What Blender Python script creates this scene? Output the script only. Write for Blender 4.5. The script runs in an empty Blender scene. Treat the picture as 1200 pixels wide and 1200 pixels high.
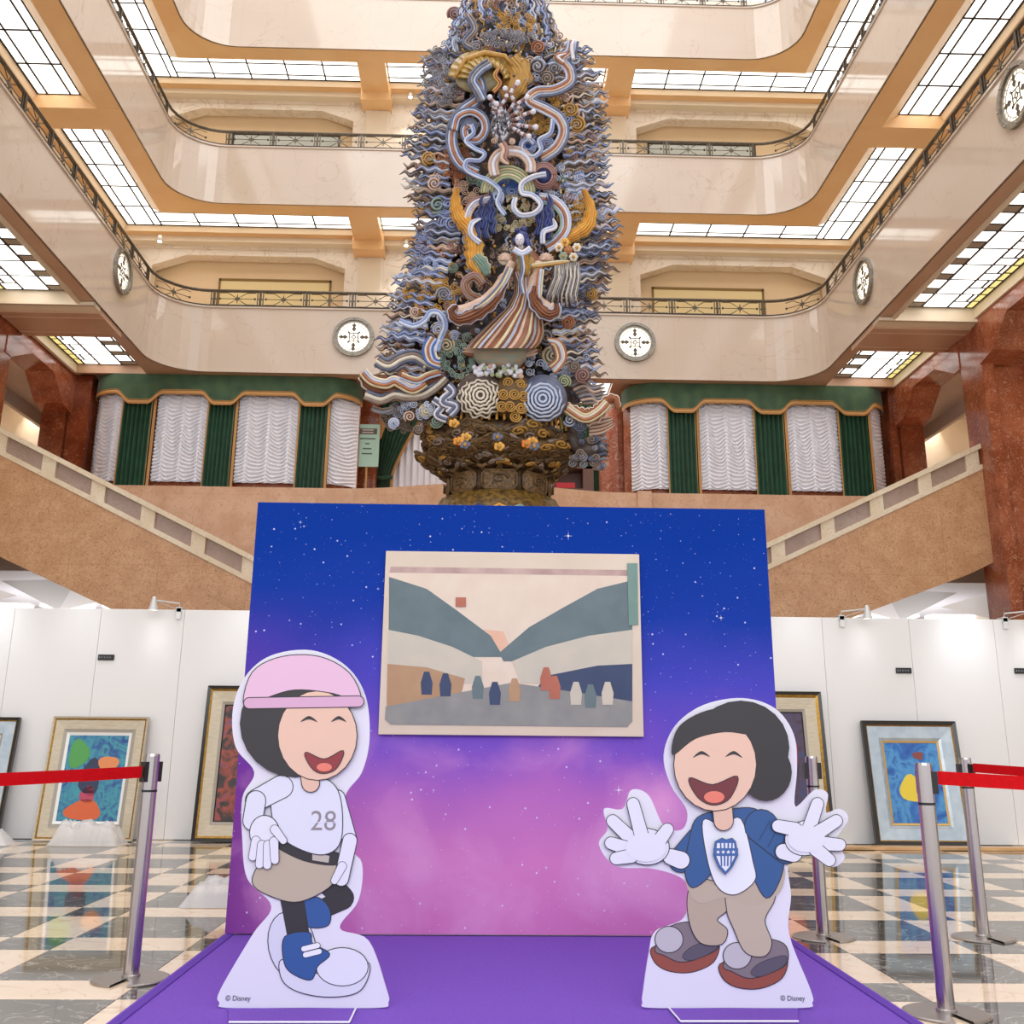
import bpy, math, random
from mathutils import Vector, Matrix
from mathutils.geometry import tessellate_polygon
from mathutils import noise as mnoise
random.seed(7)
R = random.Random(11)
PI = math.pi
sc = bpy.context.scene
COL = sc.collection
# ------------------------------------------------------------------ camera
F, CX, CY, H = 1210.0, 600.0, 525.0, 1.05          # focal length and principal point in 1200 px frame, eye height
yv = Vector((565-CX, -(865-CY), F)).normalized()
zv = Vector((638-CX, CY+3731, F)); zv = (zv - zv.dot(yv)*yv).normalized()
xv = zv.cross(yv)
if xv.x < 0: xv = -xv
def ray(px, py):
    c = Vector((px-CX, CY-py, F))
    return Vector((xv.dot(c), yv.dot(c), zv.dot(c)))
def at(px, py, X=None, Y=None, Z=None):
    r = ray(px, py)
    t = Y/r.y if Y is not None else (X/r.x if X is not None else (Z-H)/r.z)
    return Vector((r.x*t, r.y*t, r.z*t+H))
cd = bpy.data.cameras.new('camera'); cam = bpy.data.objects.new('camera', cd); COL.objects.link(cam)
cd.sensor_width = 36; cd.lens = F/1200*36; cd.shift_y = -(600-CY)/1200; cd.clip_end = 200
right = Vector((xv.x, yv.x, zv.x)); up = Vector((xv.y, yv.y, zv.y)); fwd = Vector((xv.z, yv.z, zv.z))
m = Matrix((right, up, -fwd)).transposed().to_4x4(); m.translation = (0, 0, H)
cam.matrix_world = m; sc.camera = cam
# ------------------------------------------------------------------ light and exposure
sc.view_settings.view_transform = 'Standard'; sc.view_settings.look = 'None'; sc.view_settings.gamma = 1
sc.view_settings.use_curve_mapping = False
sc.view_settings.exposure = 0.28
w = bpy.data.worlds.new('world'); sc.world = w; w.use_nodes = True
w.node_tree.nodes['Background'].inputs[0].default_value = (.97, .98, 1, 1)
w.node_tree.nodes['Background'].inputs[1].default_value = 1.0
GLASS_E = 1.9
def area(name, loc, rot, sx, sy, power, color=(1, .95, .9)):
    l = bpy.data.lights.new(name, 'AREA'); l.shape = 'RECTANGLE'; l.size = sx; l.size_y = sy; l.energy = power; l.color = color
    o = bpy.data.objects.new(name, l); COL.objects.link(o); o.location = loc; o.rotation_euler = rot; return o
area('hall_skylight_light', (0, 9, 26), (0, 0, 0), 13, 22, 1800, (.98, .98, 1))
area('hall_front_light', (0, -6, 6.5), (math.radians(72), 0, 0), 12, 5, 520, (.97, .98, 1))  # unseen area lamp behind the camera, facing into the hall
def spot(name, loc, target, power, angle=70, color=(1, .97, .93), blend=.6, size=.03):
    l = bpy.data.lights.new(name, 'SPOT'); l.energy = power; l.spot_size = math.radians(angle); l.spot_blend = blend; l.color = color; l.shadow_soft_size = size
    o = bpy.data.objects.new(name, l); COL.objects.link(o); o.location = loc
    o.rotation_euler = (Vector(target)-Vector(loc)).to_track_quat('-Z', 'Y').to_euler(); return o
# ------------------------------------------------------------------ materials
def srgb(c):
    if isinstance(c, str): c = [int(c[i:i+2], 16)/255 for i in (0, 2, 4)]
    return tuple((v/12.92 if v <= .04045 else ((v+.055)/1.055)**2.4) for v in c)+(1,)
MATS = {}
def N(nt, t, **kw):
    n = nt.nodes.new(t)
    for k, v in kw.items():
        if k.startswith('i_'):
            n.inputs[int(k[2:]) if k[2:].isdigit() else k[2:].replace('_', ' ')].default_value = v
        else: setattr(n, k, v)
    return n
def mat(name, col, rough=.5, metal=0, col2=None, scale=6, bump=0, emit=0, detail=4, lo=.35, hi=.65, stretch=None, coat=0, trans=0, alpha=1, spec=None, sheen=0):
    if name in MATS: return MATS[name]
    mt = bpy.data.materials.new(name); mt.use_nodes = True; nt = mt.node_tree
    b = nt.nodes['Principled BSDF']
    b.inputs['Base Color'].default_value = srgb(col); b.inputs['Roughness'].default_value = rough; b.inputs['Metallic'].default_value = metal
    if coat: b.inputs['Coat Weight'].default_value = coat; b.inputs['Coat Roughness'].default_value = .05
    if trans: b.inputs['Transmission Weight'].default_value = trans
    if alpha < 1: b.inputs['Alpha'].default_value = alpha
    if spec is not None: b.inputs['Specular IOR Level'].default_value = spec
    if sheen: b.inputs['Sheen Weight'].default_value = sheen
    if emit:
        b.inputs['Emission Color'].default_value = srgb(col); b.inputs['Emission Strength'].default_value = emit
    if col2 or bump:
        tc = N(nt, 'ShaderNodeTexCoord'); mp = N(nt, 'ShaderNodeMapping')
        if stretch: mp.inputs['Scale'].default_value = stretch
        nt.links.new(tc.outputs['Object'], mp.inputs['Vector'])
        no = N(nt, 'ShaderNodeTexNoise'); no.inputs['Scale'].default_value = scale; no.inputs['Detail'].default_value = detail
        nt.links.new(mp.outputs[0], no.inputs['Vector'])
        if col2:
            cr = N(nt, 'ShaderNodeValToRGB'); cr.color_ramp.elements[0].position = lo; cr.color_ramp.elements[1].position = hi
            cr.color_ramp.elements[0].color = srgb(col); cr.color_ramp.elements[1].color = srgb(col2)
            nt.links.new(no.outputs['Fac'], cr.inputs[0]); nt.links.new(cr.outputs[0], b.inputs['Base Color'])
        if bump:
            bp = N(nt, 'ShaderNodeBump'); bp.inputs['Strength'].default_value = bump; bp.inputs['Distance'].default_value = .01
            nt.links.new(no.outputs['Fac'], bp.inputs['Height']); nt.links.new(bp.outputs[0], b.inputs['Normal'])
    MATS[name] = mt; return mt
def marble(name, c1, c2, cv, scale=1.2, vein=.06, rough=.12, coat=0, slab=None, vscale=1.0, spec=.5):
    """two-tone stone with thin veins and, optionally, fine slab joints along X+Y and Z"""
    mt = bpy.data.materials.new(name); mt.use_nodes = True; nt = mt.node_tree; b = nt.nodes['Principled BSDF']
    b.inputs['Roughness'].default_value = rough; b.inputs['Specular IOR Level'].default_value = spec
    tc = N(nt, 'ShaderNodeTexCoord')
    n1 = N(nt, 'ShaderNodeTexNoise'); n1.inputs['Scale'].default_value = scale; n1.inputs['Detail'].default_value = 6
    n2 = N(nt, 'ShaderNodeTexNoise'); n2.inputs['Scale'].default_value = scale*2.3*vscale; n2.inputs['Detail'].default_value = 8; n2.inputs['Distortion'].default_value = 1.2
    nt.links.new(tc.outputs['Object'], n1.inputs['Vector']); nt.links.new(tc.outputs['Object'], n2.inputs['Vector'])
    r1 = N(nt, 'ShaderNodeValToRGB'); r1.color_ramp.elements[0].position = .38; r1.color_ramp.elements[1].position = .62
    r1.color_ramp.elements[0].color = srgb(c1); r1.color_ramp.elements[1].color = srgb(c2)
    nt.links.new(n1.outputs['Fac'], r1.inputs[0])
    r2 = N(nt, 'ShaderNodeValToRGB'); e = r2.color_ramp.elements
    e[0].position = .5-vein/2; e[0].color = (0, 0, 0, 1); e[1].position = .5; e[1].color = (1, 1, 1, 1)
    e2 = e.new(.5+vein/2); e2.color = (0, 0, 0, 1)
    nt.links.new(n2.outputs['Fac'], r2.inputs[0])
    mx = N(nt, 'ShaderNodeMix', data_type='RGBA'); nt.links.new(r2.outputs[0], mx.inputs['Factor'])
    nt.links.new(r1.outputs[0], mx.inputs['A']); mx.inputs['B'].default_value = srgb(cv)
    out = mx.outputs['Result']
    if slab:
        sp = N(nt, 'ShaderNodeSeparateXYZ'); nt.links.new(tc.outputs['Object'], sp.inputs[0])
        ad = N(nt, 'ShaderNodeMath', operation='ADD'); nt.links.new(sp.outputs[0], ad.inputs[0]); nt.links.new(sp.outputs[1], ad.inputs[1])
        fac = None
        for src, per, wd in ((ad.outputs[0], slab[0], .012), (sp.outputs[2], slab[1], .010)):
            dv = N(nt, 'ShaderNodeMath', operation='DIVIDE'); nt.links.new(src, dv.inputs[0]); dv.inputs[1].default_value = per
            fr = N(nt, 'ShaderNodeMath', operation='FRACT'); nt.links.new(dv.outputs[0], fr.inputs[0])
            lt = N(nt, 'ShaderNodeMath', operation='LESS_THAN'); nt.links.new(fr.outputs[0], lt.inputs[0]); lt.inputs[1].default_value = wd/per
            if fac is None: fac = lt.outputs[0]
            else:
                mxm = N(nt, 'ShaderNodeMath', operation='MAXIMUM'); nt.links.new(fac, mxm.inputs[0]); nt.links.new(lt.outputs[0], mxm.inputs[1]); fac = mxm.outputs[0]
        ml = N(nt, 'ShaderNodeMath', operation='MULTIPLY'); nt.links.new(fac, ml.inputs[0]); ml.inputs[1].default_value = .35
        m2 = N(nt, 'ShaderNodeMix', data_type='RGBA'); nt.links.new(ml.outputs[0], m2.inputs['Factor'])
        nt.links.new(out, m2.inputs['A']); m2.inputs['B'].default_value = srgb(cv); out = m2.outputs['Result']
    nt.links.new(out, b.inputs['Base Color'])
    MATS[name] = mt; return mt
M = {}
M['fascia'] = marble('fascia_marble', 'd2bfac', 'd9c7b6', 'c8b29e', .35, .012, .07, slab=(1.05, .8), spec=.7)
M['soffit'] = mat('soffit_orange', 'f6cc96', .3, col2='f0c088', scale=.8)  # orange-tan tone of the upper soffits, more orange than the fascia marble
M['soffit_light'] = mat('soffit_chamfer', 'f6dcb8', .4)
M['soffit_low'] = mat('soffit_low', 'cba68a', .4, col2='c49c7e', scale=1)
M['cream'] = mat('cream_moulding', 'ecdcc2', .4)
M['gwall'] = marble('gallery_wall_marble', 'eadac6', 'f4e8d8', 'dcc8b0', .7, .05, .3)
M['glint'] = mat('recess_paint', 'e9cda4', .5)
M['bronze'] = mat('bronze', '5a5148', .38, .8, col2='6e6456', scale=20)
M['bronze_d'] = mat('dark_bronze', '3c3630', .4, .7)
M['pewter'] = mat('pewter', '8d877c', .35, .7, col2='a39c90', scale=15, bump=.2)
M['glow'] = mat('backlit_glass', 'fffdf8', .3, emit=GLASS_E)
M['glow_y'] = mat('backlit_amber_glass', 'e6d88a', .3, emit=.8)
M['glow_b'] = mat('backlit_brown_glass', '7a6a58', .3, emit=.35)
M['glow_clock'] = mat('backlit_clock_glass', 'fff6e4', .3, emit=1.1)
M['red'] = marble('red_marble', '8c4426', 'ab6040', 'dcae8c', 2.2, .02, .14, slab=None, vscale=1.4)
M['red_dark'] = marble('dark_red_marble', '6e3018', '864226', 'b87a54', 2.2, .018, .16)
M['tan'] = marble('tan_marble', 'c4946a', 'd0a278', '9a6a44', 3.0, .06, .25, vscale=2.2, slab=(1.6, 4))
M['tan_l'] = marble('pale_tan_marble', 'cfa280', 'dbb292', 'c2946f', 2, .04, .25, slab=(1.2, 3))
M['bal'] = marble('balustrade_stone', 'e0ccae', 'e8d8be', 'd6c09e', 2, .05, .35)
M['infill'] = marble('infill_stone', 'a98f80', 'b39b8e', 'a08878', 1.5, .05, .15)
M['white'] = mat('white_panel', 'e9e6e4', .45)
M['green'] = mat('green_velvet', '35523a', .8, col2='455f40', scale=4, sheen=.2)
M['green_d'] = mat('green_drape', '15442a', .75, col2='1e5232', scale=5, sheen=.15)
M['sheer'] = mat('white_voile', 'f8f5fa', .8, bump=.1, scale=60)
M['braid'] = mat('gold_braid', 'c9975c', .6, col2='b98448', scale=80)
M['braid_d'] = mat('dark_braid', '8a6a30', .6)
M['purple'] = mat('purple_carpet', '6a3fae', .95, col2='7a4dbb', scale=220, bump=.5, lo=.3, hi=.7)
M['purple_e'] = mat('purple_carpet_edge', '58309c', .9)
M['chrome'] = mat('brushed_steel', 'b9b2b2', .2, 1)
M['chrome_l'] = mat('steel_plate', 'a8a19c', .36, .85)
M['black'] = mat('black_plastic', '161616', .4)
M['belt'] = mat('red_belt', 'cc0610', .7, col2='c00410', scale=60, spec=.15)
M['steel_w'] = mat('white_metal', 'dadad8', .3, .3)
M['film'] = mat('plastic_film', 'f0eeee', .25, alpha=.55, bump=.5, scale=25)
# ------------------------------------------------------------------ mesh helpers
class MB:
    def __init__(s): s.v = []; s.f = []; s.mi = []; s.cur = 0
    def add(s, vs, fs, m=None):
        o = len(s.v); s.v.extend([tuple(v) for v in vs])
        for f in fs: s.f.append(tuple(i+o for i in f)); s.mi.append(s.cur if m is None else m)
        return s
    def box(s, x0, x1, y0, y1, z0, z1, m=None):
        vs = [(x, y, z) for x in (x0, x1) for y in (y0, y1) for z in (z0, z1)]
        return s.add(vs, [(0, 1, 3, 2), (4, 6, 7, 5), (0, 4, 5, 1), (2, 3, 7, 6), (0, 2, 6, 4), (1, 5, 7, 3)], m)
    def bbox(s, x0, x1, y0, y1, z0, z1, b=.01, m=None):      # box with chamfered top/bottom edges
        vs = []
        for z, i in ((z0, b), (z0+b, 0), (z1-b, 0), (z1, b)):
            vs += [(x0+i, y0+i, z), (x1-i, y0+i, z), (x1-i, y1-i, z), (x0+i, y1-i, z)]
        fs = [(3, 2, 1, 0), (12, 13, 14, 15)]
        for k in range(3):
            for j in range(4): fs.append((k*4+j, k*4+(j+1) % 4, k*4+4+(j+1) % 4, k*4+4+j))
        return s.add(vs, fs, m)
    def tube(s, pts, rad, seg=6, m=None, flat=1.0, cap=True):
        pts = [Vector(p) for p in pts]; n = len(pts); vs = []; fs = []
        t = (pts[1]-pts[0]).normalized()
        ref = Vector((0, -1, 0)) if abs(t.y) < .9 else Vector((0, 0, 1))
        for i, p in enumerate(pts):
            t = (pts[min(i+1, n-1)]-pts[max(i-1, 0)])
            t = t.normalized() if t.length > 1e-9 else Vector((0, 0, 1))
            a = t.cross(ref)
            a = a.normalized() if a.length > 1e-6 else Vector((1, 0, 0))
            b = a.cross(t).normalized()
            r = rad[i] if isinstance(rad, (list, tuple)) else rad
            for k in range(seg):
                q = 2*PI*k/seg
                vs.append(p + a*math.cos(q)*r + b*math.sin(q)*r*flat)
        for i in range(n-1):
            for k in range(seg):
                fs.append((i*seg+k, i*seg+(k+1) % seg, (i+1)*seg+(k+1) % seg, (i+1)*seg+k))
        if cap: fs.append(tuple(range(seg))[::-1]); fs.append(tuple((n-1)*seg+k for k in range(seg)))
        return s.add(vs, fs, m)
    def bar(s, a, b, r, seg=4, m=None): return s.tube([a, b], r, seg, m)
    def lathe(s, prof, c=(0, 0, 0), seg=32, m=None, sy=1.0, rip=None):
        vs = []; fs = []; n = len(prof)
        for (r, z) in prof:
            for k in range(seg):
                q = 2*PI*k/seg; rr = r*(1+(rip[0]*math.cos(q*rip[1]) if rip else 0))
                vs.append((c[0]+rr*math.cos(q), c[1]+rr*math.sin(q)*sy, c[2]+z))
        for i in range(n-1):
            for k in range(seg): fs.append((i*seg+k, i*seg+(k+1) % seg, (i+1)*seg+(k+1) % seg, (i+1)*seg+k))
        fs.append(tuple(range(seg))[::-1]); fs.append(tuple((n-1)*seg+k for k in range(seg)))
        return s.add(vs, fs, m)
    def ball(s, c, r, m=None, u=8, v=5, sx=1, sy=1, sz=1):
        vs = [(c[0], c[1], c[2]+r*sz)]
        for j in range(1, v):
            for i in range(u):
                a = PI*j/v; q = 2*PI*i/u
                vs.append((c[0]+r*sx*math.sin(a)*math.cos(q), c[1]+r*sy*math.sin(a)*math.sin(q), c[2]+r*sz*math.cos(a)))
        vs.append((c[0], c[1], c[2]-r*sz)); fs = []
        for i in range(u):
            fs.append((0, 1+i, 1+(i+1) % u)); L = len(vs)-1
            fs.append((L, 1+(v-2)*u+(i+1) % u, 1+(v-2)*u+i))
            for j in range(v-2): fs.append((1+j*u+i, 1+(j+1)*u+i, 1+(j+1)*u+(i+1) % u, 1+j*u+(i+1) % u))
        return s.add(vs, fs, m)
    def strip(s, A, B, m=None):
        n = len(A); return s.add(list(A)+list(B), [(i, i+1, n+i+1, n+i) for i in range(n-1)], m)
    def prism(s, pts, d, m=None):                          # planar polygon pts (3-D) extruded by vector d
        pts = [Vector(p) for p in pts]; d = Vector(d); n = len(pts)
        tr = tessellate_polygon([pts])
        fs = [tuple(t) for t in tr]+[tuple(i+n for i in t[::-1]) for t in tr]+[(i, (i+1) % n, (i+1) % n+n, i+n) for i in range(n)]
        return s.add(pts+[p+d for p in pts], fs, m)
    def grid(s, fn, nu, nv, m=None):
        vs = [fn(i/nu, j/nv) for j in range(nv+1) for i in range(nu+1)]
        return s.add(vs, [(j*(nu+1)+i, j*(nu+1)+i+1, (j+1)*(nu+1)+i+1, (j+1)*(nu+1)+i) for j in range(nv) for i in range(nu)], m)
    def mesh(s, name, mats, smooth=False):
        me = bpy.data.meshes.new(name); me.from_pydata(s.v, [], s.f)
        for mm in (mats if isinstance(mats, (list, tuple)) else [mats]): me.materials.append(mm)
        me.polygons.foreach_set('material_index', s.mi)
        if smooth: me.polygons.foreach_set('use_smooth', [True]*len(s.f))
        me.update(); 
        import bmesh
        bm = bmesh.new(); bm.from_mesh(me); bmesh.ops.recalc_face_normals(bm, faces=bm.faces); bm.to_mesh(me); bm.free()
        return me
    def build(s, name, mats, parent=None, smooth=False, loc=None):
        o = bpy.data.objects.new(name, s.mesh(name, mats, smooth)); COL.objects.link(o)
        if parent: o.parent = parent; o.matrix_parent_inverse = Matrix.Translation(-parent.location)
        if smooth:
            try: o.modifiers
            except Exception: pass
        return o
def link(name, me, parent, loc=(0, 0, 0)):
    o = bpy.data.objects.new(name, me); COL.objects.link(o)
    if parent: o.parent = parent; o.matrix_parent_inverse = Matrix.Translation(-parent.location)
    o.location = loc; return o
def tag(o, label=None, cat=None, group=None, kind=None):
    if label: o['label'] = label
    if cat: o['category'] = cat
    if group: o['group'] = group
    if kind: o['kind'] = kind
    return o
def empty(name, loc, label, cat, group=None):
    o = bpy.data.objects.new(name, None); COL.objects.link(o); o.location = loc; o.empty_display_size = .1
    return tag(o, label, cat, group)
def struct(o, label=None): return tag(o, label, kind='structure')
def catmull(P, n=6, closed=False):
    P = [Vector(p) for p in P]; out = []; L = len(P)
    rng = range(L) if closed else range(L-1)
    for i in rng:
        if closed: p0, p1, p2, p3 = P[i-1], P[i], P[(i+1) % L], P[(i+2) % L]
        else: p0, p1, p2, p3 = P[max(i-1, 0)], P[i], P[i+1], P[min(i+2, L-1)]
        for k in range(n):
            t = k/n
            out.append(.5*((2*p1)+(p2-p0)*t+(2*p0-5*p1+4*p2-p3)*t*t+(3*p1-p0-3*p2+p3)*t**3))
    if not closed: out.append(P[-1])
    return out
def text(name, body, loc, size, mt, parent=None, rot=(PI/2, 0, 0), align='CENTER', ext=.0006):
    cu = bpy.data.curves.new(name, 'FONT'); cu.body = body; cu.size = size; cu.align_x = align; cu.align_y = 'CENTER'; cu.extrude = ext
    cu.materials.append(mt); cu.resolution_u = 3
    o = bpy.data.objects.new(name, cu); COL.objects.link(o)
    if parent: o.parent = parent; o.matrix_parent_inverse = Matrix.Translation(-parent.location)
    bpy.context.view_layer.update(); me = bpy.data.meshes.new_from_object(o.evaluated_get(bpy.context.evaluated_depsgraph_get()))
    bpy.data.objects.remove(o); bpy.data.curves.remove(cu); me.name = name
    if not me.materials: me.materials.append(mt)
    o = bpy.data.objects.new(name, me); COL.objects.link(o)
    if parent: o.parent = parent; o.matrix_parent_inverse = Matrix.Translation(-parent.location)
    o.location = loc; o.rotation_euler = rot; return o
# ================================================================== FLOOR
TP, TPY = 1.02, 1.018
floor = struct(MB().box(-14, 14, -6, 28, -.12, -.012).build('floor', mat('floor_mortar', '8a7a68', .5)), 'polished chequered marble floor of dark squares and beige strips')
M['tile_b'] = marble('beige_floor_marble', 'e6cdb0', 'f0dac0', 'd2b494', 1.6, .03, .06)
M['tile_d'] = marble('dark_floor_marble', '4a4640', '5e5a52', 'a8a49a', 2.4, .03, .05)
X0, Y0 = -2.17, 5.10
WX, WY = .68, .675
cells = []
for i in range(-12, 14):
    for j in range(-11, 23):
        for a in (0, 1):
            for b in (0, 1):
                x0 = X0+i*TP+(WX if a else 0); x1 = X0+(i+1)*TP if a else x0+WX
                y0 = Y0+j*TPY+(WY if b else 0); y1 = Y0+(j+1)*TPY if b else y0+WY
                if x1 < -13 or x0 > 13 or y0 > 27.5 or y1 < -5: continue
                vis = 3.6 < y1 and y0 < 11.5 and abs((x0+x1)/2-.05) < .53*(y0+y1)/2+.35 and not (x0 > -1.36 and x1 < 1.69 and y1 < 6.2)
                size = (x1-x0)*(y1-y0)/((y0+y1)/2)**3
                cells.append((vis, size, a == b, x0, x1, y0, y1, a, b))
vis = sorted([c for c in cells if c[0]], key=lambda c: -c[1])[:298]
visset = set(id(c) for c in vis); tmesh = {}; rest = MB()
for c in cells:
    _, _, dark, x0, x1, y0, y1, a, b = c
    if id(c) in visset:
        k = (a, b)
        if k not in tmesh:
            tmesh[k] = MB().bbox(0, x1-x0-.003, 0, y1-y0-.003, -.012, 0, .001).mesh('tile', M['tile_d' if dark else 'tile_b'])
        link('tile', tmesh[k], floor, (x0+.0015, y0+.0015, R.uniform(-.0002, .0002)))
    else: rest.box(x0+.0015, x1-.0015, y0+.0015, y1-.0015, -.012, 0, 1 if dark else 0)
ro = rest.build('tile', [M['tile_b'], M['tile_d']], floor); ro['kind'] = 'stuff'
# wooden strip lying at foot of right partition
tag(MB().bbox(3.2, 8, 10.95, 11.16, .003, .03, .003).build('floor_plank', mat('pale_wood', 'd2aa78', .4, col2='c0935f', scale=4, stretch=(1, 12, 1))), 'long flat tan board lying on the floor in front of the right partition', 'plank')
# ================================================================== GALLERIES
XL, XR, YF, YN = -7.4, 7.45, 22.0, -3.0
def gpath(o, z, r=1.1, nc=8):
    r = max(r, .002); P = [(XL-o, YN, z)]
    for k in range(nc+1):
        q = PI-PI/2*k/nc; P.append((XL-o+r+r*math.cos(q), YF+o-r+r*math.sin(q), z))
    for k in range(nc+1):
        q = PI/2-PI/2*k/nc; P.append((XR+o-r+r*math.cos(q), YF+o-r+r*math.sin(q), z))
    P.append((XR+o, YN, z)); return P
LV = [('lower', 8.9, 10.5, 10.9), ('middle', 13.1, 14.65, 15.05), ('upper', 17.4, 18.95, 19.35)]
for li, (nm, zb, zt, zr) in enumerate(LV):
    fb = MB()
    fb.strip(gpath(0, zb+.03), gpath(0, zt-.06)); fb.strip(gpath(0, zt-.06), gpath(-.03, zt-.05)); fb.strip(gpath(-.03, zt-.05), gpath(-.03, zt)); fb.strip(gpath(-.03, zt), gpath(.28, zt))
    fb.strip(gpath(.28, zt), gpath(.28, zb+.4, .8)); fb.strip(gpath(0, zb+.03), gpath(-.02, zb+.03)); fb.strip(gpath(-.02, zb+.03), gpath(-.02, zb)); fb.strip(gpath(-.02, zb), gpath(.02, zb))
    struct(fb.build('wall_gallery_'+nm, M['fascia'], smooth=False), 'polished pinkish beige marble parapet of the %s gallery around the hall' % nm)
    # thin dark line under the curb
    tr = MB(); tr.strip(gpath(-.034, zt-.012), gpath(-.034, zt+.012)); tr.strip(gpath(-.034, zt+.012), gpath(.04, zt+.012))
    struct(tr.build('trim_%d' % (li+1), M['bronze_d']), 'thin dark metal strip capping the %s gallery parapet' % nm)
    # soffit
    sb = MB()
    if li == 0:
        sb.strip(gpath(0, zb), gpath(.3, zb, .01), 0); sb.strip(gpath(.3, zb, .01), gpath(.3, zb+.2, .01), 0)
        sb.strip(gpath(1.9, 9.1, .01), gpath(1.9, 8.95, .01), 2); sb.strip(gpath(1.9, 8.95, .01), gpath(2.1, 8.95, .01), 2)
        # far side: closed soffit in front of the booths except the centre
        sb.box(-9.3, -1.6, 22.25, 27, 9.0, 9.2, 0); sb.box(2.9, 9.5, 22.25, 27, 9.0, 9.2, 0); sb.box(-1.6, 2.9, 24.2, 27, 9.0, 9.2, 0)
    else:
        sb.strip(gpath(0, zb), gpath(.5, zb, .6), 0); sb.strip(gpath(.5, zb, .6), gpath(.5, zb, .01), 0)
        sb.strip(gpath(.5, zb, .01), gpath(.82, zb+.27, .01), 1)
        sb.strip(gpath(1.72, zb+.3, .01), gpath(1.78, zb+.16, .01), 1); sb.strip(gpath(1.78, zb+.16, .01), gpath(2.0, zb+.16, .01), 0)
        sb.strip(gpath(2.0, zb+.16, .01), gpath(2.0, zb+.02, .01), 2); sb.strip(gpath(2.0, zb+.02, .01), gpath(2.3, zb+.02, .01), 2)
    struct(sb.build('ceiling_gallery_'+nm, [M['soffit'] if li else M['soffit_low'], M['soffit_light'], M['cream']]), 'warm tan soffit under the %s gallery' % nm)
    # slab above soffit keeps the light boxes closed
    sl = MB(); sl.strip(gpath(.28, zb+.6, .8), gpath(2.4 if li else 2.0, zb+.6, .01)); struct(sl.build('floor_gallery_'+nm, M['cream']), 'slab of the %s gallery' % nm)
    # -------- railing
    rl = empty('balcony_railing', (0, YF, zt), 'bronze railing with star motifs on the %s gallery parapet' % nm, 'railing', 'gallery railings')
    hb = MB(); pth = gpath(.06, zr)[1:-1]; pth = [(XL-.06, 9.5, zr)]+pth+[(XR+.06, 9.5, zr)]
    hb.tube(pth, .035, 6); hb.build('handrail', M['bronze'], rl)
    hb = MB(); hb.tube([(p[0], p[1], zt+.045) for p in pth], .02, 4); hb.build('bottom_rail', M['bronze'], rl)
    # stations along the path
    hh = zr-zt
    pm = MB().box(-.022, .022, -.03, .03, 0, hh).box(-.075, -.055, -.015, .015, 0.03, hh-.02).box(.055, .075, -.015, .015, .03, hh-.02).box(-.075, .075, -.012, .012, hh*.5-.012, hh*.5+.012).mesh('post', M['bronze'])
    sm = MB()
    star = []
    for k in range(16):
        q = PI*k/8; rr = [.17, .045, .085, .045][k % 4] if True else 0
        star.append((rr*math.cos(q)*1.0, -.008, hh*.52+rr*math.sin(q)*.75))
    sm.prism(star, (0, .016, 0)); 
    for sx in (-1, 1):
        for szz in (-1, 1): sm.bar((sx*.07, 0, hh*.52+szz*.05), (sx*.22, 0, hh*.52+szz*(hh*.36)), .009); sm.bar((sx*.22, 0, hh*.52+szz*(hh*.36)), (sx*.42, 0, hh*.52+szz*(hh*.36)), .009)
        sm.bar((sx*.15, 0, hh*.52), (sx*.42, 0, hh*.52), .009); sm.ball((sx*.4, 0, hh*.52), .03, u=6, v=4)
    smm = sm.mesh('star_motif', M['bronze'])
    def place(me, n, x, y, rz):
        o = link(n, me, rl, (0, 0, 0)); o.matrix_parent_inverse = Matrix.Identity(4)
        o.location = Vector((x, y, zt))-rl.location; o.rotation_euler = (0, 0, rz)
    SP = 1.055; nx = 12; xc = (XL+XR)/2
    for k in range(nx+1):
        x = xc+(k-nx/2)*SP; place(pm, 'post', x, YF+.06, 0)
        if k < nx: place(smm, 'star_motif', x+SP/2, YF+.06, 0)
    for sx, X in ((1, XL-.06), (-1, XR+.06)):
        for k in range(11):
            y = YF-1.1-k*SP; place(pm, 'post', X, y, PI/2)
            place(smm, 'star_motif', X, y-SP/2, PI/2)
        q = PI*.75 if sx > 0 else PI*.25; cx = XL-.06+1.1 if sx > 0 else XR+.06-1.1
        place(smm, 'star_motif', cx+1.1*math.cos(q), YF+.06-1.1+1.1*math.sin(q), PI/4*sx)
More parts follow.
